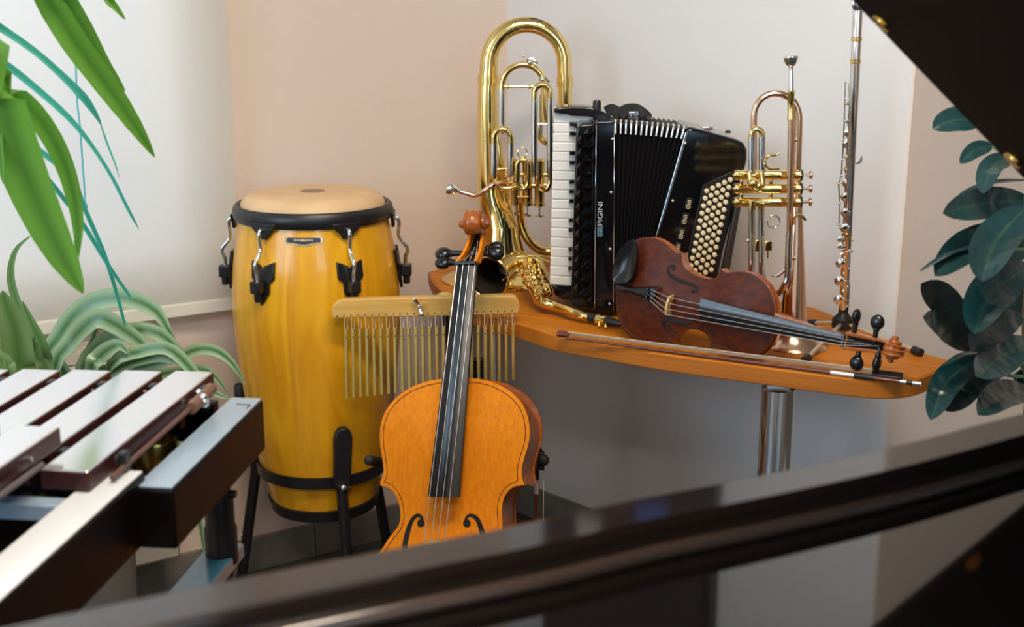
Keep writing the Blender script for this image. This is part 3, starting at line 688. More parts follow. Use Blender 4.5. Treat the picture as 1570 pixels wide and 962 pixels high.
# chin rest
ch_o = [vpt(*q, .026) for q in ((95, 400), (92, 330), (105, 260), (135, 195), (180, 145), (225, 121), (245, 130), (257, 180), (258, 250), (246, 320), (222, 380), (190, 412), (150, 420), (115, 412))]
cc_ = body_center(ch_o); rings = []
for q, z in ((.90, -.004), (1, 0), (1, .005), (.95, .0075), (.8, .006), (.55, .002), (.25, .0)): rings.append([cc_+(p-cc_)*q+VN*z for p in cr(ch_o, 3, True)])
cr1 = MB().loft(rings).build('chin_rest', EBONY, vi)
MB().tube([vpt(150, 330, .02), vpt(120, 330, .0), vpt(108, 345, -.036)], .003, 8).build('chin_rest_clamp', CHROME, cr1)
# tailpiece
tpg = MB(); tpg.loft([[vpt(x, y, h) for x, y, h in r] for r in (
    ((98, 470, .020), (104, 408, .020), (106, 420, .026), (103, 455, .026)),
    ((200, 478, .020), (204, 438, .020), (205, 446, .027), (203, 470, .027)),
    ((300, 515, .021), (312, 437, .021), (314, 448, .029), (304, 502, .029)),
    ((352, 545, .022), (388, 432, .022), (388, 442, .030), (356, 535, .030)))]); tpg.build('tailpiece', EBONY, vi, bevel=.0012)
for i, (x, y) in enumerate(((325, 455), (322, 478), (318, 502), (312, 522))):
    MB().lathe([(.0022, 0), (.0026, .004), (.0026, .007), (.001, .0075)], vpt(x, y, .029), VN, 12).build('fine_tuner', BLKPL, vi)
# bridge
bd = VP(*v1(1000, 640))-VP(*v1(500, 500)); AX = (vpt(1250, 690)-vpt(250, 445)).normalized(); LU = VN.cross(AX); LU = LU if LU.z > 0 else -LU
bc0 = vpt(500, 560, 0); 
bpoly = [(-.0205, .012), (-.0195, .024), (-.0175, .033), (-.009, .0365), (0, .0375), (.009, .036), (.0175, .031), (.0195, .024), (.0205, .012), (.013, .0115), (.008, .018), (0, .021), (-.008, .018), (-.013, .0115)]
bq = [bc0+LU*x+VN*z for x, z in bpoly]
MB().prism([p-AX*.0022 for p in bq], AX*.0044).build('bridge', BRIDGE, vi, bevel=.0008)
# fingerboard and neck
NUT = (1291.5, 521); A0 = [vpt(672, 512, .030), vpt(664, 652, .024)]; 
nt1, nt2 = VP(1291, 512.5, .010), VP(1290, 530.5, .010)
def fbr(a, b, t, n=VN):
    m_ = (a+b)/2+n*(a-b).length*.10
    return [a-n*t, a, a+(m_-a)*.55+n*.0005, m_, b+(m_-b)*.55+n*.0005, b, b-n*t]
MB().loft([fbr(A0[0], A0[1], .006), fbr(nt1, nt2, .005)]).build('fingerboard', EBONY, vi, bevel=.0005, sharp=30)
def nkr(c, hw, t): return [c+LU*hw, c-LU*hw]+[c-LU*hw*math.cos(a)-VN*t*math.sin(a) for a in (.6, 1.1, 1.57, 2.04, 2.54)]
g = MB(); j0 = (vpt(1165, 640)+vpt(1165, 640))/2; fc = lambda s_: (A0[0]+A0[1])/2*(1-s_)+(nt1+nt2)/2*s_
g.loft([nkr(fc(.80)-VN*.006, .0125, .030), nkr(fc(.84)-VN*.006, .0125, .017), nkr(fc(.92)-VN*.005, .0120, .013), nkr(fc(1.0)-VN*.004, .0115, .012)]); 
hp = vpt(1172, 655, 0); g.loft([[hp+LU*x-VN*z for x, z in ((-.013, -.008), (.013, -.008), (.010, .034), (-.010, .034))], [fc(.82)+LU*x-VN*z for x, z in ((-.0125, .005), (.0125, .005), (.009, .032), (-.009, .032))]])
g.build('neck', MAP_V, vi, bevel=.001)
nmv = (nt1+nt2)/2; MB().box(nmv+AX*.003+VN*.001, (.006, .024, .008), (AX, LU, VN)).build('nut', EBONY, vi, bevel=.001)
SV = VP(1369, 536, -.004)
ckc = [nmv+AX*.006-VN*.004, nmv+(SV-nmv)*.5-VN*.011, SV-VN*.016-AX*.004]
for sgn in (-1, 1):
    g = MB(); rings = []
    for i, p in enumerate(cr(ckc, 6)):
        t = i/12; hw = .0130-.004*t; hh = .0105-.002*t; th = .0050; q = p+LU*sgn*hw
        rings.append([q-LU*th/2-VN*hh, q+LU*th/2-VN*hh, q+LU*th/2+VN*hh, q-LU*th/2+VN*hh])
    g.loft(rings).build('pegbox_cheek', MAP_V, vi, bevel=.0008)
g = MB(); g.loft([[p+LU*s_*(.0120-.004*i/12)-VN*z for s_, z in ((-1, .010), (1, .010), (1, .005), (-1, .005))] for i, p in enumerate(cr(ckc, 6))]); g.build('pegbox_floor', FH, vi)
scroll(SV, LU, AX, VN, .0200, .42, 1.25).build('scroll', MAP_V, vi, sharp=28)
for (bx, by, hx, hy, fl) in ((1309, 516, 1312, 494, 1), (1341, 522, 1344, 503, 0), (1318, 534, 1315, 549, 0), (1348, 538, 1346, 549, 1)):
    o = VP(bx, by, -.008); e_ = VP(hx, hy, -.008); ax_ = (e_-o)
    peg(vi, o-ax_.normalized()*.006, ax_, VN if not fl else AX, ax_.length+.003, .0043, .0136, thin=.55)
tail = ((340, 455), (340, 478), (338, 505), (335, 528)); brt = ((508, 478), (500, 520), (493, 570), (488, 606))
for i in range(4):
    t = (i-1.5)/1.5
    a = vpt(*tail[i], .030); b = bc0+LU*(-t*.0165)+VN*(.0372-.004*abs(t)**2); c = nmv+LU*(-t*.0085)+VN*.0055+AX*.003; d_ = nmv+(SV-nmv)*(.25+.15*i)-VN*.010
    MB().tube([a, b, c, d_], .00062, 6).build('string', STRING if i != 0 else STRING, vi)
vbw = thing('violin_bow', 'brown violin bow with white hair lying along the front edge of the table', 'bow', az(1130, 558, TZ))
bt, be = az(857, 517, TZ+.005), az(1412, 589.5, TZ+.005)
bow(vbw, bt, be, V((.1, .6, .34)), .013, .0036)
# ------------------------------------------------------------------ baritone horn standing on its bell
EY = 2.915
def E_(*pts, Y=EY): return [ay(p[0], p[1], p[2] if len(p) > 2 else Y) for p in pts]
def pr_(r, Y=EY): return r*mpp(Y)
def arc(cx_, cy_, rx, ry, a0, a1, n=12): return [(cx_+rx*math.cos(R_(a0+(a1-a0)*i/n)), cy_-ry*math.sin(R_(a0+(a1-a0)*i/n))) for i in range(n+1)]
bcen = ay(771, 430, EY); bz = TZ
eu = thing('baritone_horn', 'large gold baritone horn standing on its bell in the corner, left of the accordion', 'horn', V((bcen.x-.006, EY, TZ)))
# bell flare, throat and the great bow in one tapering tube
bx = V((bcen.x-.006, EY, 0))
MB().lathe([(.139, TZ), (.141, TZ+.002), (.139, TZ+.005), (.118, TZ+.012), (.094, TZ+.024), (.075, TZ+.042), (.060, TZ+.068), (.049, TZ+.10), (.0445, TZ+.13), (.040, TZ+.13), (.045, TZ+.10), (.056, TZ+.068), (.071, TZ+.042), (.088, TZ+.022), (.108, TZ+.009)], bx, UP, 56, False).build('bell', GOLD, eu)
tz = ay(771, 1, EY)
thr = [bx+UP*(TZ+.11), bx+UP*(TZ+.15)+V((-.008, 0, 0))]
main = cr(thr+E_((752, 300), (749, 240), (747.5, 180), (748, 130), (750, 96)), 5)+E_(*arc(807.5, 96, 57.5, 58, 180, 0, 20))[1:]+E_((866, 130), (866, 200), (866, 290), (866, 330))
MB().tube(main, [.0445, .040, .034, .030, .0262, .0245, .0232, .0225, .0215, .0205, .0195, .0188, .018, .0175, .017, .017, .0168], 24).build('main_tube', GOLD, eu)
for (x, y, r) in ((749, 115, .0238), (866, 118, .0186)):
    a, b = ay(x, y, EY), ay(x, y+15, EY); MB().tube([a, b], r+.0012, 24).build('ferrule', GOLD, eu)
lw = MB(); lw.tube(E_((866, 330))+cr(E_((866, 345), (860, 372), (845, 386), (825, 382), (808, 365), (799, 340), (797, 315, EY-.02), (797, 300, EY-.04)), 5), [.0165, .0150, .0125, .0105, .0095, .009], 16)
lw.build('lower_bow', GOLD, eu)
g = MB(); g.tube(cr(E_((762, 210, EY-.01), (768, 262, EY-.01), (775, 310, EY), (783, 352, EY+.01), (790, 392, EY+.01)), 6), [.009, .011, .014, .017, .019], 16); g.build('branch_tube', GOLD, eu)
def slide(name, xl, xr, yt, yb, r, Y, legs, bottom=None, extra=None):
    cxm = (xl+xr)/2; rx = (xr-xl)/2
    t = MB(); t.tube(E_((xl, yt+rx+26, Y), *[(a, b, Y) for a, b in arc(cxm, yt+rx, rx, rx, 180, 0, 14)], (xr, yt+rx+26, Y)), pr_(r, Y), 14)
    so = t.build(name, GOLD, eu)
    for x in (xl, xr): MB().tube(E_((x, yt+rx+10, Y), (x, yb, Y)), pr_(r, Y)*1.12, 14).build('slide_leg', legs, so)
    if bottom: MB().tube(cr(E_(*[(a, b, Y) for a, b in bottom]), 5), pr_(r, Y), 14).build('slide_crook', GOLD, so)
    g = MB(); g.tube(E_((xl, yt+rx+48, Y), (xr, yt+rx+48, Y)), pr_(1.4), 8); g.build('slide_brace', GOLD, so)
    return so
F1, F2 = EY-.035, EY-.075
t1 = MB(); t1.tube(E_((769.5, 205, F1), (769.5, 140, F1))+[ay(x, y, F1) for x, y in arc(802, 133, 32.5, 34, 175, 12, 16)]+E_((834, 160, F1), (836, 190, F1)), pr_(4.8), 14); tt = t1.build('tuning_slide', GOLD, eu)
MB().tube(E_((769.5, 200, F1), (769.5, 138, F1)), pr_(5.3), 14).build('slide_leg', SILVER, tt); MB().tube(E_((827.5, 145, F1+.02), (828, 205, F1+.02)), pr_(5.0), 14).build('slide_leg', SILVER, tt)
g = MB(); g.tube(E_((772, 133, F1), (822, 133, F1)), pr_(2.0), 8); g.ball(ay(779, 133, F1), pr_(3)); g.ball(ay(812, 133, F1), pr_(3)); g.build('slide_brace', GOLD, tt)
g = MB(); g.tube(E_((807, 92, F1-.01), (816, 90, F1-.012), (824, 98, F1-.012)), pr_(2.3), 8); g.ball(ay(813, 95, F1-.014), pr_(4)); g.ball(ay(803, 86, F1-.01), pr_(2)); g.tube(E_((826, 122, F1-.01), (836, 119, F1-.014), (842, 126, F1-.014)), pr_(2.2), 8); g.ball(ay(832, 122, F1-.016), pr_(3.4)); g.build('water_keys', SILVER, eu)
MB().tube(cr(E_((826, 195, F1+.02), (829, 211, F1+.02), (838, 219, F1+.02), (850, 224, F1+.04)), 5), pr_(5), 12).build('crook', GOLD, eu)
slide('valve_slide', 819.5, 843.5, 130, 268, 4.6, F2, SILVER, ((843.5, 262), (843.5, 280), (837, 291), (828, 287)))
slide('valve_slide', 757.5, 783, 198, 268, 4.6, F2, SILVER, ((757.5, 262), (759, 277), (767, 287), (780, 289), (792, 286)))
slide('valve_slide', 793, 810.5, 245, 278, 4.0, F2-.015, GOLD, ((793, 268), (795, 283), (802, 290), (809, 284), (810.5, 268)))
rg = ay(801, 234, F2-.015); rr = pr_(7.2); MB().tube([rg+V((math.cos(a)*rr, 0, math.sin(a)*rr)) for a in (2*math.pi*i/24 for i in range(24))], .0013, 8, loop=True).build('pull_ring', GOLD, eu)
for x, y0, y1 in ((789.5, 247, 314), (808.5, 247, 316), (827, 247, 317)):
    p, q = ay(x, y0, EY-.055), ay(x, y1, EY-.055); ax_ = (q-p).normalized(); L = (q-p).length; r = pr_(7.6)
    va = MB().lathe([(.002, -.006), (r*.8, -.004), (r*1.1, 0), (r*1.1, .006), (r, .007), (r, L-.010), (r*1.14, L-.009), (r*1.14, L-.002), (r*.6, L), (r*.3, L+.002)], p, ax_, 20).build('valve', GOLD, eu)
    g = MB().lathe([(.0022, L), (.0022, L+.016), (.003, L+.017), (r*.95, L+.020), (r*.95, L+.0235), (.002, L+.025)], p, ax_, 18); g.build('valve_stem', SILVER, va)
    for yy in (262, 276): 
        c = ay(x, yy, EY-.055); MB().tube([c, c+V((0, .06, 0))], pr_(4), 10).build('knuckle', GOLD, va)
MB().tube(E_((775, 268, EY-.055), (842, 268, EY-.055)), pr_(4.6), 12).build('valve_crossover', GOLD, eu)
MB().tube(E_((775, 286, EY-.055), (842, 284, EY-.055)), pr_(4.2), 12).build('valve_crossover', GOLD, eu)
LY = EY-.11
MB().tube(cr(E_((715, 296.5, LY), (728, 299.5, LY), (742, 293, LY), (756, 284, LY), (772, 281, LY+.03), (786, 283, LY+.055)), 6), [pr_(3.2), pr_(4), pr_(4.2), pr_(4.2), pr_(4.2)], 12).build('lead_pipe', COPPER, eu)
m0, m1 = ay(685.5, 288.5, LY), ay(716, 297, LY); ax_ = (m1-m0).normalized(); L = (m1-m0).length
MB().lathe([(.0105, .004), (.0118, 0), (.0128, .002), (.0130, .006), (.0125, .011), (.0110, .017), (.0065, .023), (.0048, .027), (.0045, .034), (.0048, L), (.002, L)], m0, ax_, 24).build('mouthpiece', SILVER, eu)

# ------------------------------------------------------------------ saxophone lying on the table
sa = thing('saxophone', 'brass saxophone lying on its side, bell opening left and mouthpiece pointing right', 'saxophone', az(800, 470, TZ))
bo_ = ay(749, 426, 2.655); bax = V((.36, .92, .05)).normalized()
MB().lathe([(.0445, .002), (.0465, 0), (.0475, .002), (.0455, .006), (.037, .022), (.031, .045), (.025, .07), (.022, .10), (.020, .125), (.016, .125), (.019, .10), (.022, .07), (.029, .045), (.035, .022), (.043, .006)], bo_, bax, 40, False).build('bell', GOLD, sa)
ru = bax.cross(UP).normalized(); rv = ru.cross(bax)
MB().tube([bo_+(ru*math.cos(a)+rv*math.sin(a))*.0465 for a in (2*math.pi*i/40 for i in range(40))], .0032, 8, loop=True).build('bell_rim', GOLD, sa)
MB().lathe([(.0425, .0062), (.0345, .022), (.0285, .045), (.0215, .07), (.0185, .10), (.0005, .105)], bo_, bax, 40, False).build('bell_inside', mat('bell_shade', (.018, .010, .005), .5, 0), sa)  # near-black lining: the shade of the bell's hollow is put into its colour
bend = bo_+bax*.12
MB().tube(cr([bend-bax*.01, bend+bax*.02, (bend+ay(812, 404, 2.76))/2+V((0, .035, .004)), ay(812, 404, 2.785), ay(814, 408, 2.75)], 6), [.0200, .020, .0195, .019, .018], 18).build('bow', GOLD, sa)
bp_ = cr([ay(814, 408, 2.75), ay(818, 424, 2.70), ay(822, 442, 2.64), ay(828, 460, 2.585)], 6)
MB().tube(bp_, [.021, .020, .018, .0145], 18).build('body', GOLD, sa)
kd = random.Random(4)
for i in range(15):
    t = .03+i*.066; p = bp_[int(t*(len(bp_)-1))]; tg = (bp_[-1]-bp_[0]).normalized()
    a = R_(kd.choice((150, 185, 215, 245, 275, 300))+kd.uniform(-8, 8)); u = V((1, 0, 0)); u = (u-tg*u.dot(tg)).normalized(); v = tg.cross(u)
    if v.z < 0: v = -v
    nr = (u*math.cos(a)*-1+v*abs(math.sin(a))*.8+V((0, -.35, 0))).normalized(); rad = .0115+.006*kd.random()*(1-t*.4)
    q = p+nr*.024
    kq = MB().lathe([(rad, 0), (rad*1.05, .0015), (rad, .004), (rad*.7, .005), (rad*.3, .0062), (.0005, .0064)], q, nr, 18); kq.tube([q+nr*.005, q+nr*.007+tg*.02, p+nr*.017+tg*.045], .0018, 6)
    kq.build('key', GOLD, sa)
g = MB()
for k in range(5):
    off = V((kd.uniform(-.02, .02), -.022-.004*k, .012+.004*k)); g.tube([p+off for p in bp_[::3]], .0019, 6)
    for p in bp_[1::4]: g.ball(p+off, .0034)
g.build('key_rods', GOLD, sa)
g = MB()
for k in range(4):
    c = bp_[4+3*k]; pts = [c+V((-.030+.004*k, -.010, .006)), c+V((-.022, -.034, .020)), c+V((.0, -.042, .024)), c+V((.022, -.028, .012))]; g.tube(cr(pts, 4), .0022, 6)
g.build('key_guards', GOLD, sa)
for x0, y0, Y0, x1, y1, Y1 in ((788, 402, 2.70, 836, 394, 2.70), (794, 395, 2.72, 843, 402, 2.68), (770, 430, 2.66, 802, 418, 2.68)):
    MB().tube(cr([ay(x0, y0, Y0), (ay(x0, y0, Y0)+ay(x1, y1, Y1))/2+UP*.008, ay(x1, y1, Y1)], 5), .0024, 8).build('side_key_lever', GOLD, sa)
nk = cr([ay(828, 460, 2.585), ay(836, 466, 2.56), ay(852, 471, 2.55), az(876, 478, TZ+.020), az(904, 487, TZ+.014)], 6)
MB().tube(nk, [.0125, .0118, .0102, .0085, .0072], 16).build('neck', GOLD, sa)
g = MB(); c = ay(829, 459, 2.585); tg = (nk[3]-nk[0]).normalized(); g.lathe([(.0125, -.004), (.0148, -.003), (.0148, .004), (.0125, .005)], c, tg, 20); g.ball(c+V((.012, -.010, -.004)), .0055); g.build('neck_collar', GOLD, sa)
g = MB(); g.tube([p+V((0, -.008, -.004)) for p in nk[10:22]], .0014, 6); g.ball(nk[21]+V((0, -.010, -.004)), .006, (1.5, .6, .8)); g.build('octave_key', GOLDD, sa)
dm = (az(952, 497, TZ+.0125)-az(904, 487, TZ+.014)).normalized(); q0 = az(903, 486.7, TZ+.014)
g = MB().lathe([(.0075, 0), (.0098, .001), (.0098, .016), (.0085, .017)], q0, dm, 20); g.build('mouthpiece_shank', BLKPL, sa)
MB().lathe([(.0085, .017), (.0098, .018), (.0094, .05), (.007, .075), (.004, .088), (.001, .089)], q0, dm, 20).build('mouthpiece', BLKPL, sa)
lg = MB().lathe([(.0102, .020), (.0112, .021), (.0112, .027), (.0104, .028), (.0104, .036), (.0112, .037), (.0112, .043), (.0102, .044)], q0, dm, 22)
for h in (.024, .040): p = q0+dm*h; lg.tube([p+V((0, -.010, -.003)), p+V((0, -.024, -.006))], .0022, 8); lg.ball(p+V((0, -.026, -.0065)), .0042)
lg.build('ligature', GOLD, sa)

# ------------------------------------------------------------------ accordion
AY = 2.52; mA = mpp(AY)
ac = thing('accordion', 'black piano accordion standing half open on the table behind the violin', 'accordion', az(920, 478, TZ))
zt0 = TZ+.002
def A_(px, py, Y=AY): return ay(px, py, Y)
# keyboard block
kb = MB(); kb.prism([A_(848, 178, 2.63), A_(846, 440, 2.63), A_(905, 462, 2.63), A_(905, 176, 2.63)], V((0, .035, 0)))
kb.build('keyboard_block', BLKPL, ac, bevel=.002)
yt, yb = 174.5, 437.5; NW = 18; pit = (yb-yt)/NW
for i in range(NW):
    y0 = yt+i*pit; y1 = y0+pit-.55; xl = 848.6-5.6*(y0-yt)/(yb-yt)
    # keys fan a little: the lower ones drop towards the right
    dr = 1.0*(i/NW)*4
    MB().prism([A_(xl, y0, 2.622), A_(xl, y1, 2.622), A_(906, y1+dr, 2.622), A_(906, y0+dr, 2.622)], V((0, .014, 0))).build('white_key', IVORY, ac, bevel=.0022, seg=3)
for k in (1, 2, 4, 5, 7, 8, 9, 11, 12, 14, 15, 16):
    yc = yt+k*pit+1.0+2.6*k/NW; xl = 873-2.6*k/NW
    MB().loft([[A_(xl+dx, yc-3.6+dy, Y), A_(xl+dx, yc+3.6-dy, Y), A_(908, yc+3.8-dy, Y), A_(908, yc-3.4+dy, Y)] for Y, dx, dy in ((2.622, 0, 0), (2.612, 0.6, .4), (2.609, 2.2, 1.2))]).build('black_key', BLACK, ac, bevel=.0006)
# end cap over the keyboard top
cap = [(849, 173), (849.5, 168), (855, 165), (868, 163.8), (890, 163.4), (908, 165), (920, 169), (934, 177), (944, 186), (938, 190), (920, 187), (912, 181), (900, 178.5), (875, 178), (872, 176)]
MB().prism([A_(x, y, 2.605) for x, y in cap], V((0, .075, 0))).build('end_cap', BLACK, ac, bevel=.004, seg=3)
cap2 = [(846, 436), (850, 452), (862, 460), (884, 463), (906, 470), (906, 455), (884, 449), (862, 444)]
MB().prism([A_(x, y, 2.612) for x, y in cap2], V((0, .06, 0))).build('lower_end_cap', BLACK, ac, bevel=.003)
# grille with raised lozenges, front board
gr = [(883, 204), (884, 198), (888, 193), (894, 190.5), (912, 190), (909, 476), (884, 472), (877, 469), (875.5, 462)]
go = MB().prism([A_(x, y, 2.525) for x, y in gr], V((0, .20, 0))).build('treble_grille', BLACK, ac, bevel=.004, seg=3)
g = MB()
def loz(cx_, cy_, hw, hh, Y=2.5235, up=.007):
    c = A_(cx_, cy_, Y-up); q = [A_(cx_-hw, cy_, Y), A_(cx_, cy_-hh, Y), A_(cx_+hw, cy_, Y), A_(cx_, cy_+hh, Y)]
    q2 = [c+(p+V((0, -up, 0))-c)*.35 for p in q]; g.loft([q, q2])
for i in range(13):
    yy = 205+i*20.6; sl = (884-877)*(yy-200)/270
    loz(902-sl*.6, yy, 8.6, 9.6); 
    if i < 12: loz(890.5-sl*.9, yy+10.3, 6.0, 9.4)
g.build('lozenges', BLACK, go, sharp=10)
fb_ = [(912.5, 189), (914, 186.5), (942, 185), (943, 187), (942, 481), (909.5, 477)]
fo = MB().prism([A_(x, y, 2.520) for x, y in fb_], V((0, .20, 0))).build('front_board', BLACK, ac, bevel=.003, seg=3)
g = MB(); g.tube([A_(914.2, 192, 2.5185), A_(911.5, 474, 2.5185)], .0012, 8); g.tube([A_(955-13, 192, 2.5185), A_(940.5, 476, 2.5185)], .0010, 8); g.build('trim_strips', CHROME, fo)
SCR = mat('screw_nickel', (.85, .83, .78), .25, .7)
for x, y in ((950-13+1.5, 213), (936, 295), (934.5, 382), (933.5, 466)): MB().lathe([(.0026, -.001), (.0026, .0006), (.0008, .0014)], A_(x+1, y, 2.5195), V((0, -1, 0)), 14).build('screw', SCR, fo)
SLV = mat('silver_lettering', (.70, .74, .76), .35, .4)
text('PIGINI', 'lettering', SLV, fo, A_(920.5, 328, 2.519), (A_(921.0, 300, 2.519)-A_(920, 350, 2.519)), V((-1, 0, 0)), .0145, .0004, width=.049)
EMB = mat('emblem_blue', (.25, .45, .55), .3, .5)
em = MB()
for i in range(5): em.ribbon([A_(915.5, 349.5+i*3.1, 2.5188), A_(924.5, 348.6+i*3.1, 2.5188)], .0022, (0, -1, 0), .0006)
for i in range(2): em.ribbon([A_(917+i*4.2, 348.5, 2.5186), A_(917+i*4.2, 363.5, 2.5186)], .0016, (0, -1, 0), .0006)
em.build('emblem', EMB, fo)
# bellows: a loft of rectangles, ridges alternating with valleys
NF = 13; rings = []; ridge = []
def bel(t, y, inset, Yoff):
    xt = 944+(1051-944)*t; xb = 942+(978-942)*t
    yt_ = 186.5+(196-186.5)*t**1.3; yb_ = 480+(476-480)*t
    f = (y-0); x = xt+(xb-xt)*f; yy = yt_+(yb_-yt_)*f
    return x, yy
for i in range(2*NF+1):
    t = i/(2*NF); val = i % 2; ins = .011 if val else 0
    Yf = 2.522+.016*t+ins; Yb = 2.72-ins; ip = ins/mA
    a = bel(t, 0, 0, 0); b = bel(t, 1, 0, 0)
    P_ = lambda x, y, Y: A_(785+(x-785), y, AY)+V((0, Y-AY, 0))
    tf, bf = P_(a[0], a[1]+ip*.8, Yf), P_(b[0], b[1]-ip*.4, Yf)
    tb_, bb_ = P_(a[0], a[1]+ip*.8, Yb), P_(b[0], b[1]-ip*.4, Yb)
    rings.append([tf, bf, bb_, tb_])
    if not val: ridge.append((tf, bf, tb_, bb_))
bo2 = MB().loft(rings).build('bellows', mat('bellows_cloth', (.010, .010, .011), .45), ac, sharp=15)
NICK = mat('polished_nickel', (.92, .91, .88), .18, .85)
for tf, bf, tb_, bb_ in ridge[:-1] if False else ridge:
    dn = (bf-tf).normalized()
    MB().tube(cr([tf+dn*.024+V((0, -.001, 0)), tf+dn*.008+V((0, -.0012, 0)), tf+V((0, .002, .0012)), tf+V((0, .014, .0012))], 3), .0024, 8).build('corner_protector', NICK, bo2)
# bass side, leaning
bs = [(1052, 196), (1062, 195.5), (1128, 213.5), (1140, 219), (1146, 230), (1146, 246), (1099, 424), (1089, 462), (1082, 476), (1068, 484), (1050, 485.5), (985, 481), (975, 476), (973, 466)]
bso = MB().prism([A_(x, y, 2.535) for x, y in bs], V((.0, .185, 0))).build('bass_case', BLACK, ac, bevel=.008, seg=4)
g = MB(); g.tube([A_(1051.5, 203, 2.5345), A_(975, 470, 2.5345)], .0006, 8); g.build('case_trim', CHROME, bso)
for x, y in ((1049, 219.5), (1030, 308)): MB().lathe([(.0026, -.001), (.0026, .0006), (.0008, .0014)], A_(x+1.5, y, 2.5345), V((0, -1, 0)), 14).build('screw', SCR, bso)
pan = [(1078, 284), (1122, 263), (1131, 270), (1099, 430), (1064, 436), (1050, 410), (1056, 380)]
MB().prism([A_(x, y, 2.534) for x, y in pan], V((0, .004, 0))).build('button_board', BLKPL, bso, bevel=.001)
k3 = 3.7
for i in range(5):
    for j in range(13):
        x = 308+33.5*i-9.0*j; y = 453-15.7*i+42.5*j
        if j == 12 and i < 2: continue
        MB().lathe([(.0052, 0), (.0052, .0045), (.0047, .0058), (.0030, .0066), (.0004, .0068)], A_(1000+x/k3, 170+y/k3, 2.534), V((0, -1, 0)), 14).build('bass_button', CREAM, bso)
for x, y in ((1056, 313), (1050, 336), (1044.5, 359), (1039, 381)):
    sw = MB().box(A_(x, y, 2.533), (.013, .005, .024), (V((.96, 0, -.27)), V((0, 1, 0)), V((.27, 0, .96)))).build('register_switch', BLKPL, bso, bevel=.001)
    g = MB(); c = A_(x-.6, y+4, 2.5298); g.tube([c+V((math.cos(a)*.0040, 0, math.sin(a)*.0040)) for a in (2*math.pi*q/20 for q in range(20))], .0007, 6, loop=True); g.ball(c, .0011)
    for q in range(3): c2 = A_(x+1.0-.0*q, y-3+2.4*q-2.2, 2.5298); g.tube([c2+V((-.0035+.0, 0, -.0005)), c2+V((.0035, 0, .0005))], .0007, 6)
    g.build('register_mark', CREAM, sw)
MB().prism([A_(x, y, 2.525) for x, y in ((1133, 290), (1140, 296), (1118, 420), (1104, 470), (1092, 468), (1108, 410))], V((0, .02, 0))).build('bass_strap', mat('brown_black_leather', (.03, .022, .018), .5), bso, bevel=.003)
# straps and knobs on top of the body
MB().lathe([(.009, 0), (.009, .018), (.007, .022), (.001, .023)], ay(915, 170, 2.66), UP, 16).build('strap_knob', BLKPL, ac)
g = MB(); g.ribbon(cr([ay(x, y, 2.66) for x, y in ((930, 172), (938, 168), (946, 172), (952, 180), (950, 188))], 5), .03, (0, -.6, .8), .004); g.build('shoulder_strap', LEATH, ac)
g = MB(); g.ribbon(cr([ay(x, y, 2.66) for x, y in ((948, 180), (958, 170), (970, 167), (980, 170), (990, 180), (984, 186))], 5), .03, (0, -.6, .8), .005); g.build('shoulder_strap', LEATH, ac)
MB().box(ay(971, 175, 2.64), (.02, .012, .012)).build('strap_buckle', CHROME, ac, bevel=.002)
g = MB(); g.box(ay(1084, 196, 2.60), (.022, .03, .008)); g.build('bellows_catch', CHROME, ac, bevel=.002)
MB().lathe([(.006, 0), (.006, .004), (.001, .006)], ay(1116, 204, 2.62), UP, 14).build('strap_stud', BLKPL, bso)

# ------------------------------------------------------------------ trumpet standing on its bell
tp0 = az(1219, 531, TZ); TY = tp0.y
def T_(*pts): return [ay(p[0], p[1], TY+(p[2] if len(p) > 2 else 0)) for p in pts]
def tr(r): return r*mpp(TY)
tu = thing('trumpet', 'trumpet with copper coloured tubing standing on its bell behind the violin', 'trumpet', V((tp0.x, TY, TZ)))
bt_ = V((tp0.x, TY, TZ)); bz2 = ay(1222, 420, TY)
bw_ = lambda h: bt_+(V((ay(1223, 250, TY).x, TY, 0))-V((bt_.x, TY, 0)))*min(1, h/.13)
rings = []
prf = [(.058, 0), (.0605, .001), (.0595, .003), (.052, .008), (.043, .017), (.034, .030), (.0265, .048), (.0205, .072), (.0158, .105), (.0128, .15), (.0102, .20), (.0085, .26), (.0075, .33)]
g = MB(); rr_ = []
for r, h in prf:
    c = bw_(h)+UP*h; rr_.append([c+V((math.cos(a)*r, math.sin(a)*r, 0)) for a in (2*math.pi*j/36 for j in range(36))])
for r, h in prf[::-1][6:]:
    c = bw_(h)+UP*(h+.002); rr_.append([c+V((math.cos(a), math.sin(a), 0))*max(r-.002, .001) for a in (2*math.pi*j/36 for j in range(36))])
g.loft(rr_, True, False); g.build('bell', COPPER, tu)
topc = bw_(.33)+UP*.33
ty_ = [topc-UP*.01]+T_((1224, 200), (1224.5, 178))+[ay(x, y, TY) for x, y in arc(1190, 178, 34, 35, 0, 180, 18)][1:]+T_((1155.5, 205), (1156, 260))
MB().tube(ty_, [.0076, .0068, .0064, .0062, .006, .006, .006], 16).build('bell_bow', COPPER, tu)
LPY = -.035
MB().tube(T_((1213, 185, LPY), (1211.5, 300, LPY), (1210.5, 372, LPY)), tr(4.7), 16).build('lead_pipe', COPPER, tu)
MB().lathe([(.0052, 0), (.0066, .001), (.0066, .010), (.0060, .012), (.0060, .046), (.0066, .047), (.0066, .054), (.0052, .055)], ay(1212.6, 185.5, TY+LPY), ay(1212.7, 138, TY+LPY)-ay(1212.6, 185.5, TY+LPY), 20).build('mouthpiece_receiver', GOLD, tu)
mp_ = ay(1212.7, 140, TY+LPY); mtop = ay(1212.5, 86, TY+LPY); L = (mtop-mp_).length
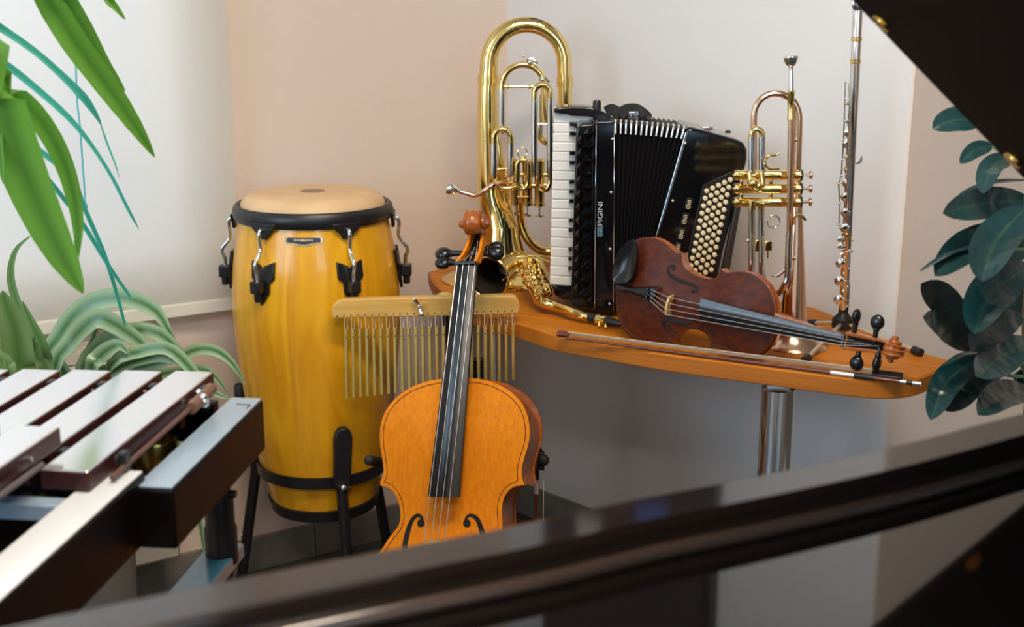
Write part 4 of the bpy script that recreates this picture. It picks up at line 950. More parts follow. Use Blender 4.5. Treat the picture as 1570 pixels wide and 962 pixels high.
MB().lathe([(.0048, 0), (.0042, L*.5), (.0038, L*.62), (.0055, L*.64), (.0038, L*.67), (.0040, L*.70), (.0075, L*.74), (.0108, L*.82), (.0122, L*.90), (.0128, L*.93), (.0134, L*.96), (.0130, L*.995), (.0110, L), (.0088, L*.985), (.004, L*.9)], mp_, mtop-mp_, 28).build('mouthpiece', SILVER, tu)
MB().tube(T_((1210.5, 358, LPY), (1208.5, 412, LPY)), tr(5.6), 16).build('slide_sleeve', SILVER, tu)
ts = MB(); ts.tube(cr(T_((1208.5, 408, LPY), (1207.5, 424, LPY), (1202, 439, LPY), (1194, 449, LPY+.01), (1184, 452, LPY+.02), (1174, 444, LPY+.03), (1170, 420, LPY+.035)), 5), tr(5.0), 14); ts.build('tuning_slide', SILVER, tu)
g = MB(); g.tube(cr(T_((1182, 421, LPY+.02), (1192, 423, LPY+.01), (1204, 414, LPY)), 4), tr(2.2), 8); g.build('slide_brace', SILVER, tu)
g = MB(); g.tube(T_((1222, 395), (1213, 398, LPY)), tr(2.4), 8); g.tube(T_((1222, 215), (1213, 215, LPY)), tr(2.2), 8); g.build('pipe_brace', GOLD, tu)
# valve cluster lying across, stems to the right
VY = -.006
for yv in (268.5, 289.5, 310):
    a, b = ay(1123, yv, TY+VY), ay(1243, yv, TY+VY); ax_ = (b-a).normalized(); U = mpp(TY)
    r = 7.4*U
    vo_ = MB().lathe([(.0005, .5*U), (2*U, 0), (3*U, 1*U), (r*.9, 2*U), (r*1.05, 4*U), (r*1.05, 9*U), (r, 10*U), (r, 70*U), (r*1.05, 71*U), (r*1.05, 74*U), (r, 75*U), (r, 93*U), (r*1.1, 94*U), (r*1.1, 103*U), (r*.6, 104*U)], a, ax_, 24).build('valve', GOLD, tu)
    MB().lathe([(r*.75, 103*U), (r*1.15, 103.4*U), (r*1.15, 105.5*U), (r*.6, 106*U)], a, ax_, 20).build('felt', RUBBER, vo_)
    MB().lathe([(1.9*U, 105*U), (1.9*U, 117*U), (6*U, 117.5*U), (6.3*U, 119*U), (6*U, 120.5*U), (1*U, 121*U)], a, ax_, 20).build('valve_stem', COPPER, vo_)
g = MB()
for yv in (279, 300):
    for x in (1137, 1182): c = ay(x, yv, TY+VY); g.lathe([(.0035, -.006), (.0042, 0), (.0035, .006)], c, UP, 12)
g.build('valve_connectors', GOLD, tu)
def tslide(name, xl, xr, yt, yb, dY, crown):
    rx = (xr-xl)/2; cxm = (xl+xr)/2
    if crown: so = MB().tube(T_((xl, yt+rx+8, dY), *[(a, b, dY) for a, b in arc(cxm, yt+rx, rx, rx, 180, 0, 12)], (xr, yt+rx+8, dY)), tr(4.4), 14).build(name, GOLD, tu)
    else: so = MB().tube(T_((xl, yb-rx-8, dY), *[(a, b, dY) for a, b in arc(cxm, yb-rx, rx, rx, 180, 360, 12)], (xr, yb-rx-8, dY)), tr(4.4), 14).build(name, GOLD, tu)
    for x in (xl, xr): MB().tube(T_((x, yt+(rx+4 if crown else 0), dY), (x, yb-(0 if crown else rx+4), dY)), tr(5.2), 14).build('slide_leg', SILVER, so)
    return so
tslide('valve_slide', 1152.5, 1168.5, 198, 264, -.018, True)
tslide('valve_slide', 1152.5, 1167.5, 320, 448, -.004, False)
g = MB(); g.ball(ay(1155, 281, TY-.04), tr(8)); g.ball(ay(1164, 285, TY-.042), tr(5)); g.tube(T_((1150, 264, -.03), (1150, 285, -.036), (1160, 292, -.04), (1170, 284, -.036), (1168, 264, -.03)), tr(4), 10); g.build('valve_knuckles', GOLD, tu)
g = MB(); g.tube(T_((1154, 308, -.03), (1152.5, 322, -.03)), tr(5.8), 12); g.tube(T_((1167.5, 312, -.03), (1167.5, 322, -.03)), tr(5.2), 12); g.build('slide_ports', GOLD, tu)
hk = [(1172, 252), (1174, 244), (1181, 238.5), (1189, 238), (1194.5, 234.5)]; hk2 = [(1172, 246), (1175, 255), (1182, 259), (1195, 258)]
g = MB(); g.tube(cr(T_(*[(x, y, -.035) for x, y in hk]), 5), tr(1.8), 8); g.tube(cr(T_(*[(x, y, -.035) for x, y in hk2]), 5), tr(1.8), 8); g.build('finger_hook', GOLD, tu)
g = MB(); g.tube(cr(T_((1216, 344, -.045), (1217, 335, -.055), (1223, 330, -.06), (1230, 332, -.06), (1235, 338, -.06)), 5), tr(2.0), 8); g.build('pinky_hook', GOLD, tu)
c = ay(1186, 340, TY-.03); MB().tube([c+V((math.cos(a), 0, math.sin(a)))*tr(9.5) for a in (2*math.pi*i/28 for i in range(28))], tr(1.1), 8, loop=True).build('finger_ring', SILVER, tu)
g = MB(); g.box(ay(1178, 377, TY-.03), (tr(10), .008, tr(15))); g.box(ay(1161, 377, TY-.03), (tr(6), .006, tr(18))); g.build('slide_stop', GOLD, tu, bevel=.001)
g = MB(); g.ball(ay(1147, 369, TY-.03), tr(3)); g.tube(T_((1177, 385, -.03), (1177, 396, -.03)), tr(1.2), 6); g.build('water_key', SILVER, tu)

# ------------------------------------------------------------------ flute on its peg stand
fp = az(1291, 511, TZ); FY = fp.y
fs = thing('flute_stand', 'folding three legged peg stand with black rubber tips under the flute', 'stand', V((fp.x, FY, TZ)))
MB().lathe([(.019, .010), (.022, .014), (.021, .030), (.013, .038), (.0095, .042), (.0095, .10), (.006, .11)], V((fp.x, FY, TZ)), UP, 24).build('peg_hub', BLKPL, fs)
LEGM = mat('pale_alloy', (.70, .62, .48), .3, .8)
for tip in (az(1235, 552, TZ+.008), az(1409, 540, TZ+.008), V((fp.x-.055, FY+.048, TZ+.008))):
    a = V((fp.x, FY, TZ+.022)); d_ = (tip-a).normalized()
    MB().tube([a+d_*.012, tip], .0042, 10).build('leg', LEGM, fs)
    MB().tube([tip-d_*.014, tip+d_*.006], .0078, 12).build('rubber_tip', RUBBER, fs)
fl = thing('flute', 'silver flute standing upright on a peg stand at the right end of the table', 'flute', V((fp.x, FY, TZ+.045)))
p0 = V((fp.x, FY, TZ+.043)); p1 = ay(1314, 40, FY-.022); ax_ = (p1-p0).normalized(); U = mpp(FY)
FL = SILVER
MB().lathe([(.0085, 0), (.0092, .001), (.0092, .665), (.0085, .668), (.001, .669)], p0, ax_, 24).build('tube', FL, fl)
for (x, y) in ((1313, 62), (1312, 96), (1296, 487), (1297, 362)):
    h = (ay(x, y, FY)-p0).dot(ax_); MB().lathe([(.0092, 0), (.0104, .001), (.0104, .007), (.0092, .008)], p0+ax_*h, ax_, 24).build('joint_ring', GOLD, fl)
h = .60; MB().ball(p0+ax_*h+V((-.004, -.010, 0)), .013, (.9, .35, 1.2)).build('lip_plate', FL, fl)
fwd = (V((-.35, -.93, 0))-ax_*V((-.35, -.93, 0)).dot(ax_)).normalized(); sd = fwd.cross(ax_)
def fcup(x, y, r, hole, lift=.013, dx=0):
    h = (ay(x, y, FY)-p0).dot(ax_); c = p0+ax_*h; tx = ay(x, y, FY-lift); q = V((tx.x, FY-lift, tx.z))
    nr = fwd
    k = MB().lathe([(r*.9, -.0025), (r*1.05, -.001), (r*1.05, .001), (r*.8, .0022), (r*.42, .0026), (r*.40, .0012) if hole else (r*.2, .0034), (.0003, .0012 if hole else .0036)], q, nr, 22)
    k.tube([q-nr*.002, c+fwd*.006], .0022, 6); ko = k.build('key', FL, fl)
    if hole: MB().lathe([(r*.36, .0013), (r*.36, .0017), (.0003, .0018)], q, nr, 16).build('open_hole', FH, ko)
    return q
KEYS = ((1303, 158, 4.6, 0), (1302, 185, 5.4, 0), (1300, 203, 6.8, 0), (1299.5, 220.5, 7.2, 1), (1303, 240.5, 7.2, 1), (1302, 260, 7.2, 0), (1299, 281, 7.2, 0), (1296.5, 302, 7.0, 1), (1296.5, 326, 7.0, 1), (1295.5, 350, 7.0, 1), (1289, 404, 7.4, 0), (1287, 431, 7.4, 0), (1286, 460, 7.4, 0))
for x, y, r, ho in KEYS: fcup(x, y, r*U, ho)
def rod(pts, r, nm='key_rod', Yo=-.012):
    g = MB(); P = [ay(x, y, FY+Yo) for x, y in pts]; g.tube(P, r*U, 8)
    for x, y in pts: g.ball(ay(x, y, FY+Yo), r*U*1.7)
    return g.build(nm, FL, fl)
rod(((1296, 126), (1295.5, 152), (1294.5, 186), (1293.5, 215), (1291.5, 245), (1290, 270)), 1.1); rod(((1302, 128), (1301.5, 150)), .9)
rod(((1290, 270), (1286, 282), (1287.5, 312), (1286.5, 345)), 1.3); rod(((1303, 364), (1302, 384), (1301, 412), (1299, 440), (1298, 470)), 1.2)
for x0, y0, x1, y1 in ((1294, 160, 1303, 160), (1293.5, 203, 1301, 203), (1292, 219, 1299, 221), (1291, 240, 1302, 241), (1290, 261, 1301, 259), (1289, 281, 1298, 281), (1287, 302, 1296, 302), (1287, 326, 1296, 326), (1286.5, 350, 1295, 350), (1289, 404, 1303, 405), (1287, 431, 1302, 432), (1286, 460, 1301, 461), (1297, 370, 1309, 369), (1299, 387, 1308, 386)):
    MB().tube([ay(x0, y0, FY-.014), ay(x1, y1, FY-.011)], 1.0*U, 8).build('key_arm', GOLD, fl)
g = MB(); g.ball(ay(1290, 367, FY-.013), 7*U, (1.0, .3, .7)); g.ball(ay(1291, 378, FY-.013), 7*U, (1.1, .3, .75)); g.tube([ay(1289, 390, FY-.013), ay(1296, 387, FY-.013), ay(1307, 385, FY-.012)], 2*U, 8); g.build('foot_levers', FL, fl)
g = MB(); g.tube(cr([ay(1302, 251, FY-.008), ay(1312, 251, FY-.008), ay(1319, 247, FY-.004), ay(1321, 240, FY)], 5), [1.2*U, 1.6*U, 2.8*U, 1.6*U], 8); g.build('thumb_lever', FL, fl)
# ------------------------------------------------------------------ marimba
ROSE = wood('polished_rosewood', (.030, .009, .010), (.055, .016, .015), (60, 4, 60), .3, .0, dist=.8, ior=1.4)
FRAMEM = mat('frame_lacquer', (.005, .0025, .0025), .4, ior=1.25)
FRAME_SHEEN = mat('frame_top_sheen', (.30, .40, .50), .22, ior=1.8)  # bluish colour puts the reflected sky on the frame tops
O_ = az(328, 570, .88); nr_ = az(135, 724, .88); BD = (nr_-O_); BLEN = BD.length; BD = BD.normalized(); KD = V((BD.y, -BD.x, 0))
if KD.x > 0: KD = -KD
def MR(k, b, z): return V((O_.x, O_.y, 0))+KD*k+BD*b+UP*z
MAX_ = (KD, BD, UP)
ma = thing('marimba', 'dark framed marimba with glossy rosewood bars in the left foreground', 'marimba', MR(.4, .25, 0))
PITCH = .0735
BAR_GLARE = mat('bar_top_glare', (.88, .88, .92), .16, .8)  # pale metal on the top faces only, standing in for window glare on rosewood
def glare_top(o, m=None):
    o.data.materials.append(m or BAR_GLARE)
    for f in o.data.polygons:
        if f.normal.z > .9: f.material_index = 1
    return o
for i in range(13):
    L = BLEN-.012*i; b0 = .006*i
    o = MB().box(MR(.029+i*PITCH, b0+L/2, .868), (.058, L, .024), MAX_).build('natural_bar', ROSE, ma, bevel=.003); glare_top(o)
    if i < 6:
        for bb_ in (.16, .80): MB().lathe([(.0032, 0), (.0032, .002), (.001, .003)], MR(.029+i*PITCH-.0288, b0+L*bb_, .868), -KD, 10).build('cord_eyelet', CHROME, o)
ka = az(93, 654, .915); k0 = (ka-V((O_.x, O_.y, 0))).dot(KD); b0 = (ka-V((O_.x, O_.y, 0))).dot(BD)
for j in (0, 1, 3, 4, 5, 7, 8):
    k = k0+j*PITCH
    o = MB().box(MR(k+.028, b0+.17, .903), (.056, .34, .024), MAX_).build('accidental_bar', ROSE, ma, bevel=.003); glare_top(o)
    g = MB(); g.lathe([(.0035, 0), (.0035, .002), (.001, .003)], MR(k-.0008, b0+.075, .903), -KD, 10); g.build('cord_eyelet', CHROME, o)
# support rails, cords and posts
KE = 1.0
for nm, b, z in (('support_rail', .075, .842), ('support_rail', BLEN-.085, .842), ('support_rail', b0+.07, .872), ('support_rail', b0+.27, .872)):
    MB().box(MR(KE/2+(.01 if z < .85 else .10), b, z-.01), (KE-.02 if z < .85 else KE-.2, .022, .026), MAX_).build(nm, FRAMEM, ma, bevel=.002)
g = MB()
g.tube([MR(-.013, .06, .868), MR(-.013, BLEN-.03, .862)], .0035, 8); g.build('cord', mat('cord_brown', (.12, .06, .05), .5), ma)
g = MB(); g.tube([MR(k0-.012, b0+.07, .895), MR(k0-.012, b0+.30, .895)], .0035, 8); g.build('cord', mat('cord_grey', (.10, .08, .09), .5), ma)
for i in range(6):
    po = MB().box(MR(-.006+i*PITCH-.004, .065, .862), (.010, .016, .034), MAX_).build('cord_post', BLKPL, ma, bevel=.002)
    MB().box(MR(-.006+i*PITCH-.004, BLEN-.07, .862), (.010, .016, .034), MAX_).build('cord_post', BLKPL, ma, bevel=.002)
g = MB(); g.tube([MR(-.016, .055, .872), MR(-.016, .13, .868)], .0085, 12); g.build('cord_spring', mat('spring_brown', (.22, .11, .07), .4, .3), ma)
g = MB(); g.box(MR(-.014, .10, .866), (.026, .014, .010), MAX_); g.ball(MR(-.022, .10, .874), .006); g.ball(MR(-.010, .085, .876), .005); g.build('cord_clip', CHROME, ma, bevel=.001)
# resonators
RES = mat('resonator_brass', (.42, .26, .07), .28, 1)
for i in range(8):
    g = MB().lathe([(.025, .755), (.027, .755), (.027, .83), (.0255, .834), (.0235, .83), (.0235, .77)], MR(.024+i*PITCH, BLEN*.40, 0), UP, 28, False); g.build('resonator', RES, ma)
MB().box(MR(KE/2-.005, BLEN*.53, .80), (KE+.02, .055, .008), MAX_).build('resonator_strip', RES, ma, bevel=.001)
MB().box(MR(.55, BLEN+.17, .772), (1.06, .30, .012), MAX_).build('gap_shade_board', FRAMEM, ma)  # added dark sheets that make the gaps between bars look black
MB().box(MR(.52, BLEN*.5, .752), (1.0, BLEN, .010), MAX_).build('gap_shade_board', FRAMEM, ma)
# end rails
def seg_rail(nm, pR0, pR1, wd, z, hh, over0=0, over1=0, m=FRAMEM):
    a, b = V((pR0.x, pR0.y, 0)), V((pR1.x, pR1.y, 0)); d = (b-a).normalized(); a -= d*over0; b += d*over1; s_ = V((d.y, -d.x, 0)); s_ = s_ if s_.x < 0 else -s_
    c = (a+b)/2+s_*wd/2
    ro = MB().box(c+UP*(z-hh/2), (wd, (b-a).length, hh), (s_, d, UP)).build(nm, m, ma, bevel=.004, seg=3)
    return ro, s_, d, (b-a).length, c
r1, s1, d1, L1, c1 = seg_rail('end_rail', az(404, 613, .84), az(265, 752, .84), .048, .84, .075)
MB().box(c1+UP*.8412, (.044, L1*.985, .003), (s1, d1, UP)).build('rail_top_sheen', FRAME_SHEEN, r1, bevel=.001)
g = MB(); g.box(c1-d1*(L1*.40)+UP*.8430-s1*.006, (.020, .0016, .0008), (s1, d1, UP)); g.box(c1-d1*(L1*.40-.008)+UP*.8430-s1*.016, (.0016, .016, .0008), (s1, d1, UP)); g.build('rail_slot', FH, r1)
r2, s2, d2, L2, c2 = seg_rail('end_rail', az(223, 724, .852), az(0, 927, .852), .054, .852, .085, over1=.14)
MB().box(c2+UP*.8532, (.050, L2*.985, .003), (s2, d2, UP)).build('rail_top_sheen', mat('rail_top_glare', (.72, .74, .77), .2, ior=1.8), r2, bevel=.001)  # window glare on the near rail put in as a whitish top
eb = az(228, 727, .845)
MB().box(MR(KE/2+.01, BLEN+.012, .838), (KE-.02, .024, .02), MAX_).build('cross_rail', FRAME_SHEEN, ma, bevel=.002)
MB().box(MR(KE/2+.005, -.015, .80), (KE-.0, .020, .06), MAX_).build('back_rail', FRAMEM, ma, bevel=.002)
MB().box(MR(KE/2+.10, BLEN+.33, .80), (KE-.16, .024, .06), MAX_).build('front_rail', FRAMEM, ma, bevel=.002)
# legs at the near end frame and far end of the keyboard
pf = ay(335, 760, 1.66)
g = MB().lathe([(.016, .30), (.016, .60), (.0235, .602), (.0235, .655), (.021, .66), (.021, .70), (.0175, .705), (.0175, .79)], V((pf.x, pf.y, 0)), UP, 20); lo = g.build('leg', BLKMET, ma)
MB().tube([V((pf.x, pf.y, .708)), V((pf.x+.026, pf.y-.004, .708))], .006, 10).build('leg_knob', BLKPL, lo)
cbz = .615
a = V((pf.x-.002, pf.y+.03, cbz)); dB = V((BD.x, BD.y, 0))
MB().box(a+dB*.34-UP*.012, (.052, .70, .024), MAX_).build('foot_bar', mat('sky_sheen_blue', (.08, .25, .38), .18, ior=1.8), ma, bevel=.004)  # blue base colour paints the window's reflection on a dark bar
for p in (V((pf.x, pf.y, 0)), V((pf.x, pf.y, 0))+dB*.60, V((pf.x, pf.y, 0))+KD*.95+V((0, -.02, 0)), V((pf.x, pf.y, 0))+KD*.95+dB*.60):
    MB().tube([p+UP*.60, p+UP*.06], .016, 14).build('leg', BLKMET, ma)
    MB().lathe([(.022, 0.0), (.03, .012), (.03, .04), (.018, .065)], p, UP, 16).build('caster', RUBBER, ma)
MB().box(MR(KE+.0, .30, .80), (.05, .74, .075), MAX_).build('end_rail', FRAMEM, ma, bevel=.004)
for b_ in (0, .60): 
    p = V((pf.x, pf.y, 0))+KD*.95+dB*b_; MB().tube([p+UP*.60, p+UP*.79], .016, 14).build('leg', BLKMET, ma)
p = V((pf.x, pf.y, 0))+dB*.60; MB().tube([p+UP*.60, p+UP*.79], .016, 14).build('leg', BLKMET, ma)

# ------------------------------------------------------------------ grand piano
PIANO = mat('polished_ebony', (.006, .004, .0035), .05, ior=1.75)
PRIM = mat('polished_rim', (.014, .008, .006), .08, ior=1.9)
LIDM = mat('lid_black', (.0015, .0015, .0015), .6, ior=1.15)
LIDE = mat('lid_edge', (.012, .010, .011), .5)
ZR = 1.0; ZP = .972
rimpx = [(-60, 968), (90, 938), (230, 909), (400, 875), (600, 837), (780, 803), (950, 766), (1130, 732), (1340, 688), (1570, 630)]
rim = [az(x, y, ZR) for x, y in rimpx]
d0 = (rim[0]-rim[1]).normalized(); 
left = [rim[0]+V((-.55, -.13, 0)), rim[0]+V((-.26, -.085, 0))]
right = [rim[-1]+V((.15, .085, 0)), rim[-1]+V((.262, .125, 0)), rim[-1]+V((.30, .10, 0))]
outer = cr(left+rim+right, 5)
outer_xy = [V((p.x, p.y, 0)) for p in outer]
xl, xr_ = outer_xy[0].x, outer_xy[-1].x
gp = thing('grand_piano', 'polished black grand piano filling the bottom foreground with its lid raised at right', 'piano', V((0, .5, 0)))
FYN = .20
loop_o = outer_xy+[V((xr_, FYN, 0)), V((xl, FYN, 0))]
W_ = .052
inner_xy = []
for i, p in enumerate(outer_xy):
    t = (outer_xy[min(i+1, len(outer_xy)-1)]-outer_xy[max(i-1, 0)]).normalized(); n_ = V((t.y, -t.x, 0)); inner_xy.append(p+n_*W_)
inner_xy = [p for p in inner_xy if xl+W_ < p.x < xr_-W_]
loop_i = [V((xl+W_, inner_xy[0].y, 0))]+inner_xy+[V((xr_-W_, inner_xy[-1].y, 0)), V((xr_-W_, FYN+W_, 0)), V((xl+W_, FYN+W_, 0))]
# curved rim wall
g = MB(); N = len(outer_xy); inn = []
for i, p in enumerate(outer_xy):
    t = (outer_xy[min(i+1, N-1)]-outer_xy[max(i-1, 0)]).normalized(); n_ = V((t.y, -t.x, 0)); inn.append(p+n_*W_)
g.loft([[o+UP*.62, o+UP*(ZR-.006), o+(i-o)*.06+UP*(ZR-.0015), o+(i-o)*.13+UP*ZR, o+(i-o)*.87+UP*ZR, o+(i-o)*.94+UP*(ZR-.0015), i+UP*(ZR-.006), i+UP*.62] for o, i in zip(outer_xy, inn)])
g.build('rim', PRIM, gp, sharp=14)
for nm, x0, x1, y0, y1 in (('side_rim', xl, xl+W_, FYN, outer_xy[0].y-.02), ('side_rim', xr_-W_, xr_, FYN, outer_xy[-1].y-.02), ('front_rim', xl+W_, xr_-W_, FYN, FYN+W_)):
    MB().box(V(((x0+x1)/2, (y0+y1)/2, (ZR+.62)/2)), (x1-x0, y1-y0, ZR-.62)).build(nm, PRIM, gp, bevel=.004)
pp = [i for i in inn]+[V((xr_-.01, FYN+.02, 0)), V((xl+.01, FYN+.02, 0))]
MB().prism([p+UP*ZP for p in pp], UP*-.02).build('inner_panel', PIANO, gp)
MB().prism([p+UP*.66 for p in pp], UP*-.03).build('bottom_panel', LIDM, gp)
BEAD = mat('bead_lacquer', (.06, .035, .025), .18, ior=2.2)
MB().tube([p+UP*(ZP+.006)+(p-o).normalized()*.005 for o, p in zip(outer_xy, inn)], .0062, 10).build('inner_bead', BEAD, gp)
# raised lid: hinged along the right side
B_, A__ = ay(1570, 275, 1.42), ay(1305, 0, 1.42)
dirL = (A__-B_).normalized()
hinge = B_-dirL*((B_.z-1.012)/dirL.z*1.0)
topL = hinge+dirL*1.02
Ln = dirL.cross(V((0, 1, 0))).normalized(); Ln = Ln if Ln.z > 0 else -Ln
q = [hinge, topL, topL+V((0, -1.16, 0)), hinge+V((0, -1.16, 0))]
ld = MB().prism(q, Ln*.034).build('lid', LIDM, gp, bevel=.003)
MB().prism([p+V((0, .0015, 0)) for p in (hinge+Ln*.001, topL+Ln*.001, topL+Ln*.032, hinge+Ln*.032)], V((0, -.004, 0))).build('lid_edge', LIDE, ld)
for px, py in ((1357, 20), (1553, 230)):
    s_ = ay(px, py, 1.41); s_ = hinge+dirL*((s_-hinge).dot(dirL))
    s_ += V((0, -.035, 0))
    MB().lathe([(.0001, -.004), (.012, -.0035), (.013, 0), (.013, .001)], s_, Ln, 20).build('lid_button', GOLDD, ld)
MB().tube([V((hinge.x-.004, FYN+.1, 1.006)), V((hinge.x-.004, 1.25, 1.006))], .006, 12).build('hinge', BLKMET, gp)
for x, y in ((xl+.16, .42), (xr_-.16, .42), (.25, .80)):
    MB().lathe([(.035, .10), (.03, .14), (.045, .30), (.06, .52), (.05, .56), (.065, .585), (.065, .63)], V((x, y, 0)), UP, 24).build('leg', PRIM, gp)
    g = MB().lathe([(.03, 0), (.034, .03), (.034, .06), (.022, .10)], V((x, y, 0)), UP, 18); g.build('caster', GOLDD, gp)

# ------------------------------------------------------------------ plants
def pot(name, o, r, h, m, root):
    MB().lathe([(r*.74, 0), (r*.78, .01), (r*.98, h-.05), (r, h-.04), (r*1.04, h-.04), (r*1.04, h), (r*.95, h), (r*.93, h-.03), (.001, h-.03)], o, UP, 32).build(name, m, root)
POTG = mat('grey_pot', (.22, .21, .20), .5); SOIL = mat('soil', (.03, .02, .012), .9)
POTW = mat('white_pot', (.6, .58, .55), .4)
GREEN_T = leafmat('palm_leaf', (.26, .52, .08), (.15, .36, .05), .38, .30, spec=1.4, trans=.6)
GREEN_D = leafmat('striped_leaf', (.42, .58, .34), (.045, .18, .035), .28, .36, spec=1.6, trans=.25)
GREEN_R = leafmat('rubber_leaf', (.006, .055, .060), (.04, .11, .065), .28, .06, noise=.75, spec=1.5)
nt = GREEN_R.node_tree; pb_ = nt.nodes['Principled BSDF']; pb_.inputs['Coat Weight'].default_value = .7; pb_.inputs['Coat Roughness'].default_value = .18
tc = nt.nodes.new('ShaderNodeTexCoord'); nz = nt.nodes.new('ShaderNodeTexNoise'); nz.inputs['Scale'].default_value = 22; nz.inputs['Detail'].default_value = 2
bp_n = nt.nodes.new('ShaderNodeBump'); bp_n.inputs['Strength'].default_value = .7; bp_n.inputs['Distance'].default_value = .012
nt.links.new(tc.outputs['Object'], nz.inputs['Vector']); nt.links.new(nz.outputs['Fac'], bp_n.inputs['Height']); nt.links.new(bp_n.outputs['Normal'], pb_.inputs['Normal']); nt.links.new(bp_n.outputs['Normal'], pb_.inputs['Coat Normal'])
STEM = mat('green_stem', (.12, .22, .10), .5); BARK = mat('brown_bark', (.16, .10, .06), .8, bump=.6, bscale=60)
CYAN = leafmat('thin_leaf', (.10, .55, .42), (.06, .45, .32), .4, .3, trans=.5)
# tall plant hanging its long leaves in at top left
po_ = V((-1.22, 2.02, 0))
tp_ = thing('dracaena', 'tall plant whose long strap leaves hang before the bright blind at top left', 'plant', po_)
pot('pot', po_, .16, .30, POTW, tp_)
MB().tube(cr([po_+UP*.27, po_+UP*.7+V((.015, 0, 0)), po_+UP*1.2+V((-.01, .01, 0)), po_+UP*1.62], 6), [.022, .019, .017, .014], 12).build('stem', BARK, tp_)
crown = po_+UP*1.55
g = MB(); c_ = MB()
def lf(mb, px, wd, Y0, Y1, n=(-.05, -.95, .25), first=None, **kw):
    m_ = len(px); P = [ay(x, y, Y0+(Y1-Y0)*i/(m_-1)) for i, (x, y) in enumerate(px)]
    if first is not None: P = [first]+P
    mb.leaf(P, wd*mpp((Y0+Y1)/2), n, **kw)
strap = dict(prof=[.35, .7, .95, 1, 1, .97, .9, .78, .6, .35, .04], segs=24, th=.0008)
lf(g, ((30, -75), (70, -8), (112, 60), (150, 112), (186, 162), (215, 205), (237, 241)), 40, 1.75, 1.85, first=crown, fold=.10, **strap)
lf(g, ((60, -80), (92, -15), (128, 45), (158, 95), (192, 140)), 34, 1.8, 1.9, first=crown+UP*.02, fold=.10, **strap)
lf(g, ((-60, 60), (-10, 130), (18, 205), (45, 280), (80, 360), (108, 415), (127, 450)), 76, 1.55, 1.7, first=crown-UP*.02, fold=.09, **strap)
lf(g, ((-40, 85), (15, 138), (52, 172), (82, 215), (104, 265), (117, 320), (120, 365), (116, 408)), 32, 1.65, 1.75, first=crown, fold=.10, **strap)
lf(g, ((-60, 100), (-18, 160), (-4, 215), (5, 282)), 26, 1.6, 1.6, first=crown, fold=.10, **strap)
lf(g, ((140, -60), (164, -5), (178, 12), (192, 30)), 14, 1.9, 1.9, first=crown+UP*.1, fold=.10, **strap)
g.build('foliage', GREEN_T, tp_, sharp=80)
lf(c_, ((-60, 5), (0, 42), (60, 84), (118, 138), (142, 168), (156, 193)), 12, 1.9, 1.95, first=crown, fold=.1, prof=[.4, .8, 1, 1, .9, .8, .9, 1.1, .9, .5, .05], segs=24, th=.0006)
lf(c_, ((154, 190), (165, 222), (176, 250), (183, 274)), 3, 1.95, 1.95, fold=.1, **strap)
lf(c_, ((-60, 55), (0, 92), (55, 135), (105, 180), (140, 222), (172, 272), (195, 318), (213, 352)), 11, 1.85, 1.95, first=crown, fold=.1, prof=[.5, .9, 1, 1, .9, .8, .6, .5, .5, .45, .05], segs=28, th=.0006)
lf(c_, ((-30, 210), (62, 266), (98, 305), (128, 345), (165, 405), (200, 456)), 8, 1.9, 2.0, first=crown-UP*.05, fold=.1, prof=[.6, .9, 1, .9, .9, .9, .9, .9, .8, .7, .5], segs=24, th=.0006)
lf(c_, ((60, 230), (108, 268), (130, 320), (158, 385), (176, 440), (192, 500)), 9, 1.95, 2.05, first=crown, fold=.1, prof=[.5, .8, 1, 1, .9, .8, .8, .8, .7, .6, .4], segs=24, th=.0006)
c_.build('narrow_leaves', CYAN, tp_, sharp=80)
# low striped plants behind the marimba
lo_ = ay(128, 600, 2.36); lo_.z = 0
lp_ = thing('striped_houseplant', 'low plant with arching pale striped leaves between the marimba and the conga', 'plant', lo_)
pot('pot', lo_, .085, .60, POTG, lp_)
c0 = lo_+UP*.585
g = MB(); arch_ = dict(prof=[.45, .7, .9, 1, 1, .98, .92, .8, .6, .35, .03], segs=26, th=.0008)
LV = [(((64, 566), (88, 520), (112, 486), (142, 464), (180, 456), (212, 462), (240, 478), (256, 502), (270, 527)), 30, 2.28), (((82, 568), (106, 528), (128, 502), (150, 488), (172, 495), (192, 508), (212, 522), (228, 536), (240, 550)), 30, 2.24),
      (((126, 566), (142, 540), (160, 524), (184, 513), (214, 506), (244, 512), (266, 530), (282, 548), (296, 568)), 25, 2.26), (((140, 568), (150, 550), (166, 536), (184, 530), (198, 544)), 26, 2.20),
      (((150, 576), (172, 568), (204, 555), (242, 548), (268, 554), (284, 566)), 18, 2.22), (((150, 584), (210, 566), (272, 548), (303, 536), (330, 538), (350, 551), (364, 568), (375, 588)), 18, 2.30),
      (((170, 560), (212, 540), (254, 534), (282, 554), (306, 582), (330, 603), (354, 612)), 20, 2.20), (((160, 590), (240, 575), (305, 566), (332, 580), (351, 608)), 15, 2.36),
      (((150, 590), (210, 600), (262, 660), (292, 740), (306, 800), (314, 858)), 18, 2.32), (((118, 570), (138, 530), (150, 500), (158, 478), (163, 455)), 8, 2.34), (((100, 572), (70, 545), (48, 535), (30, 548)), 22, 2.30)]
for px, wd, Y in LV: lf(g, px, wd*1.05, Y, Y-.02, n=(-.1, -.95, .30), first=c0+V((random.uniform(-.02, .02), random.uniform(-.02, .02), 0)), fold=.07, wave=.02, **arch_)
g.build('foliage', GREEN_D, lp_, sharp=80)
l2 = ay(20, 600, 2.06); l2.z = 0
lq = thing('broad_leaved_houseplant', 'plant with broad upright pale green leaves at the left edge of the photo', 'plant', l2)
pot('pot', l2, .085, .56, POTW, lq); c0 = l2+UP*.545
g = MB()
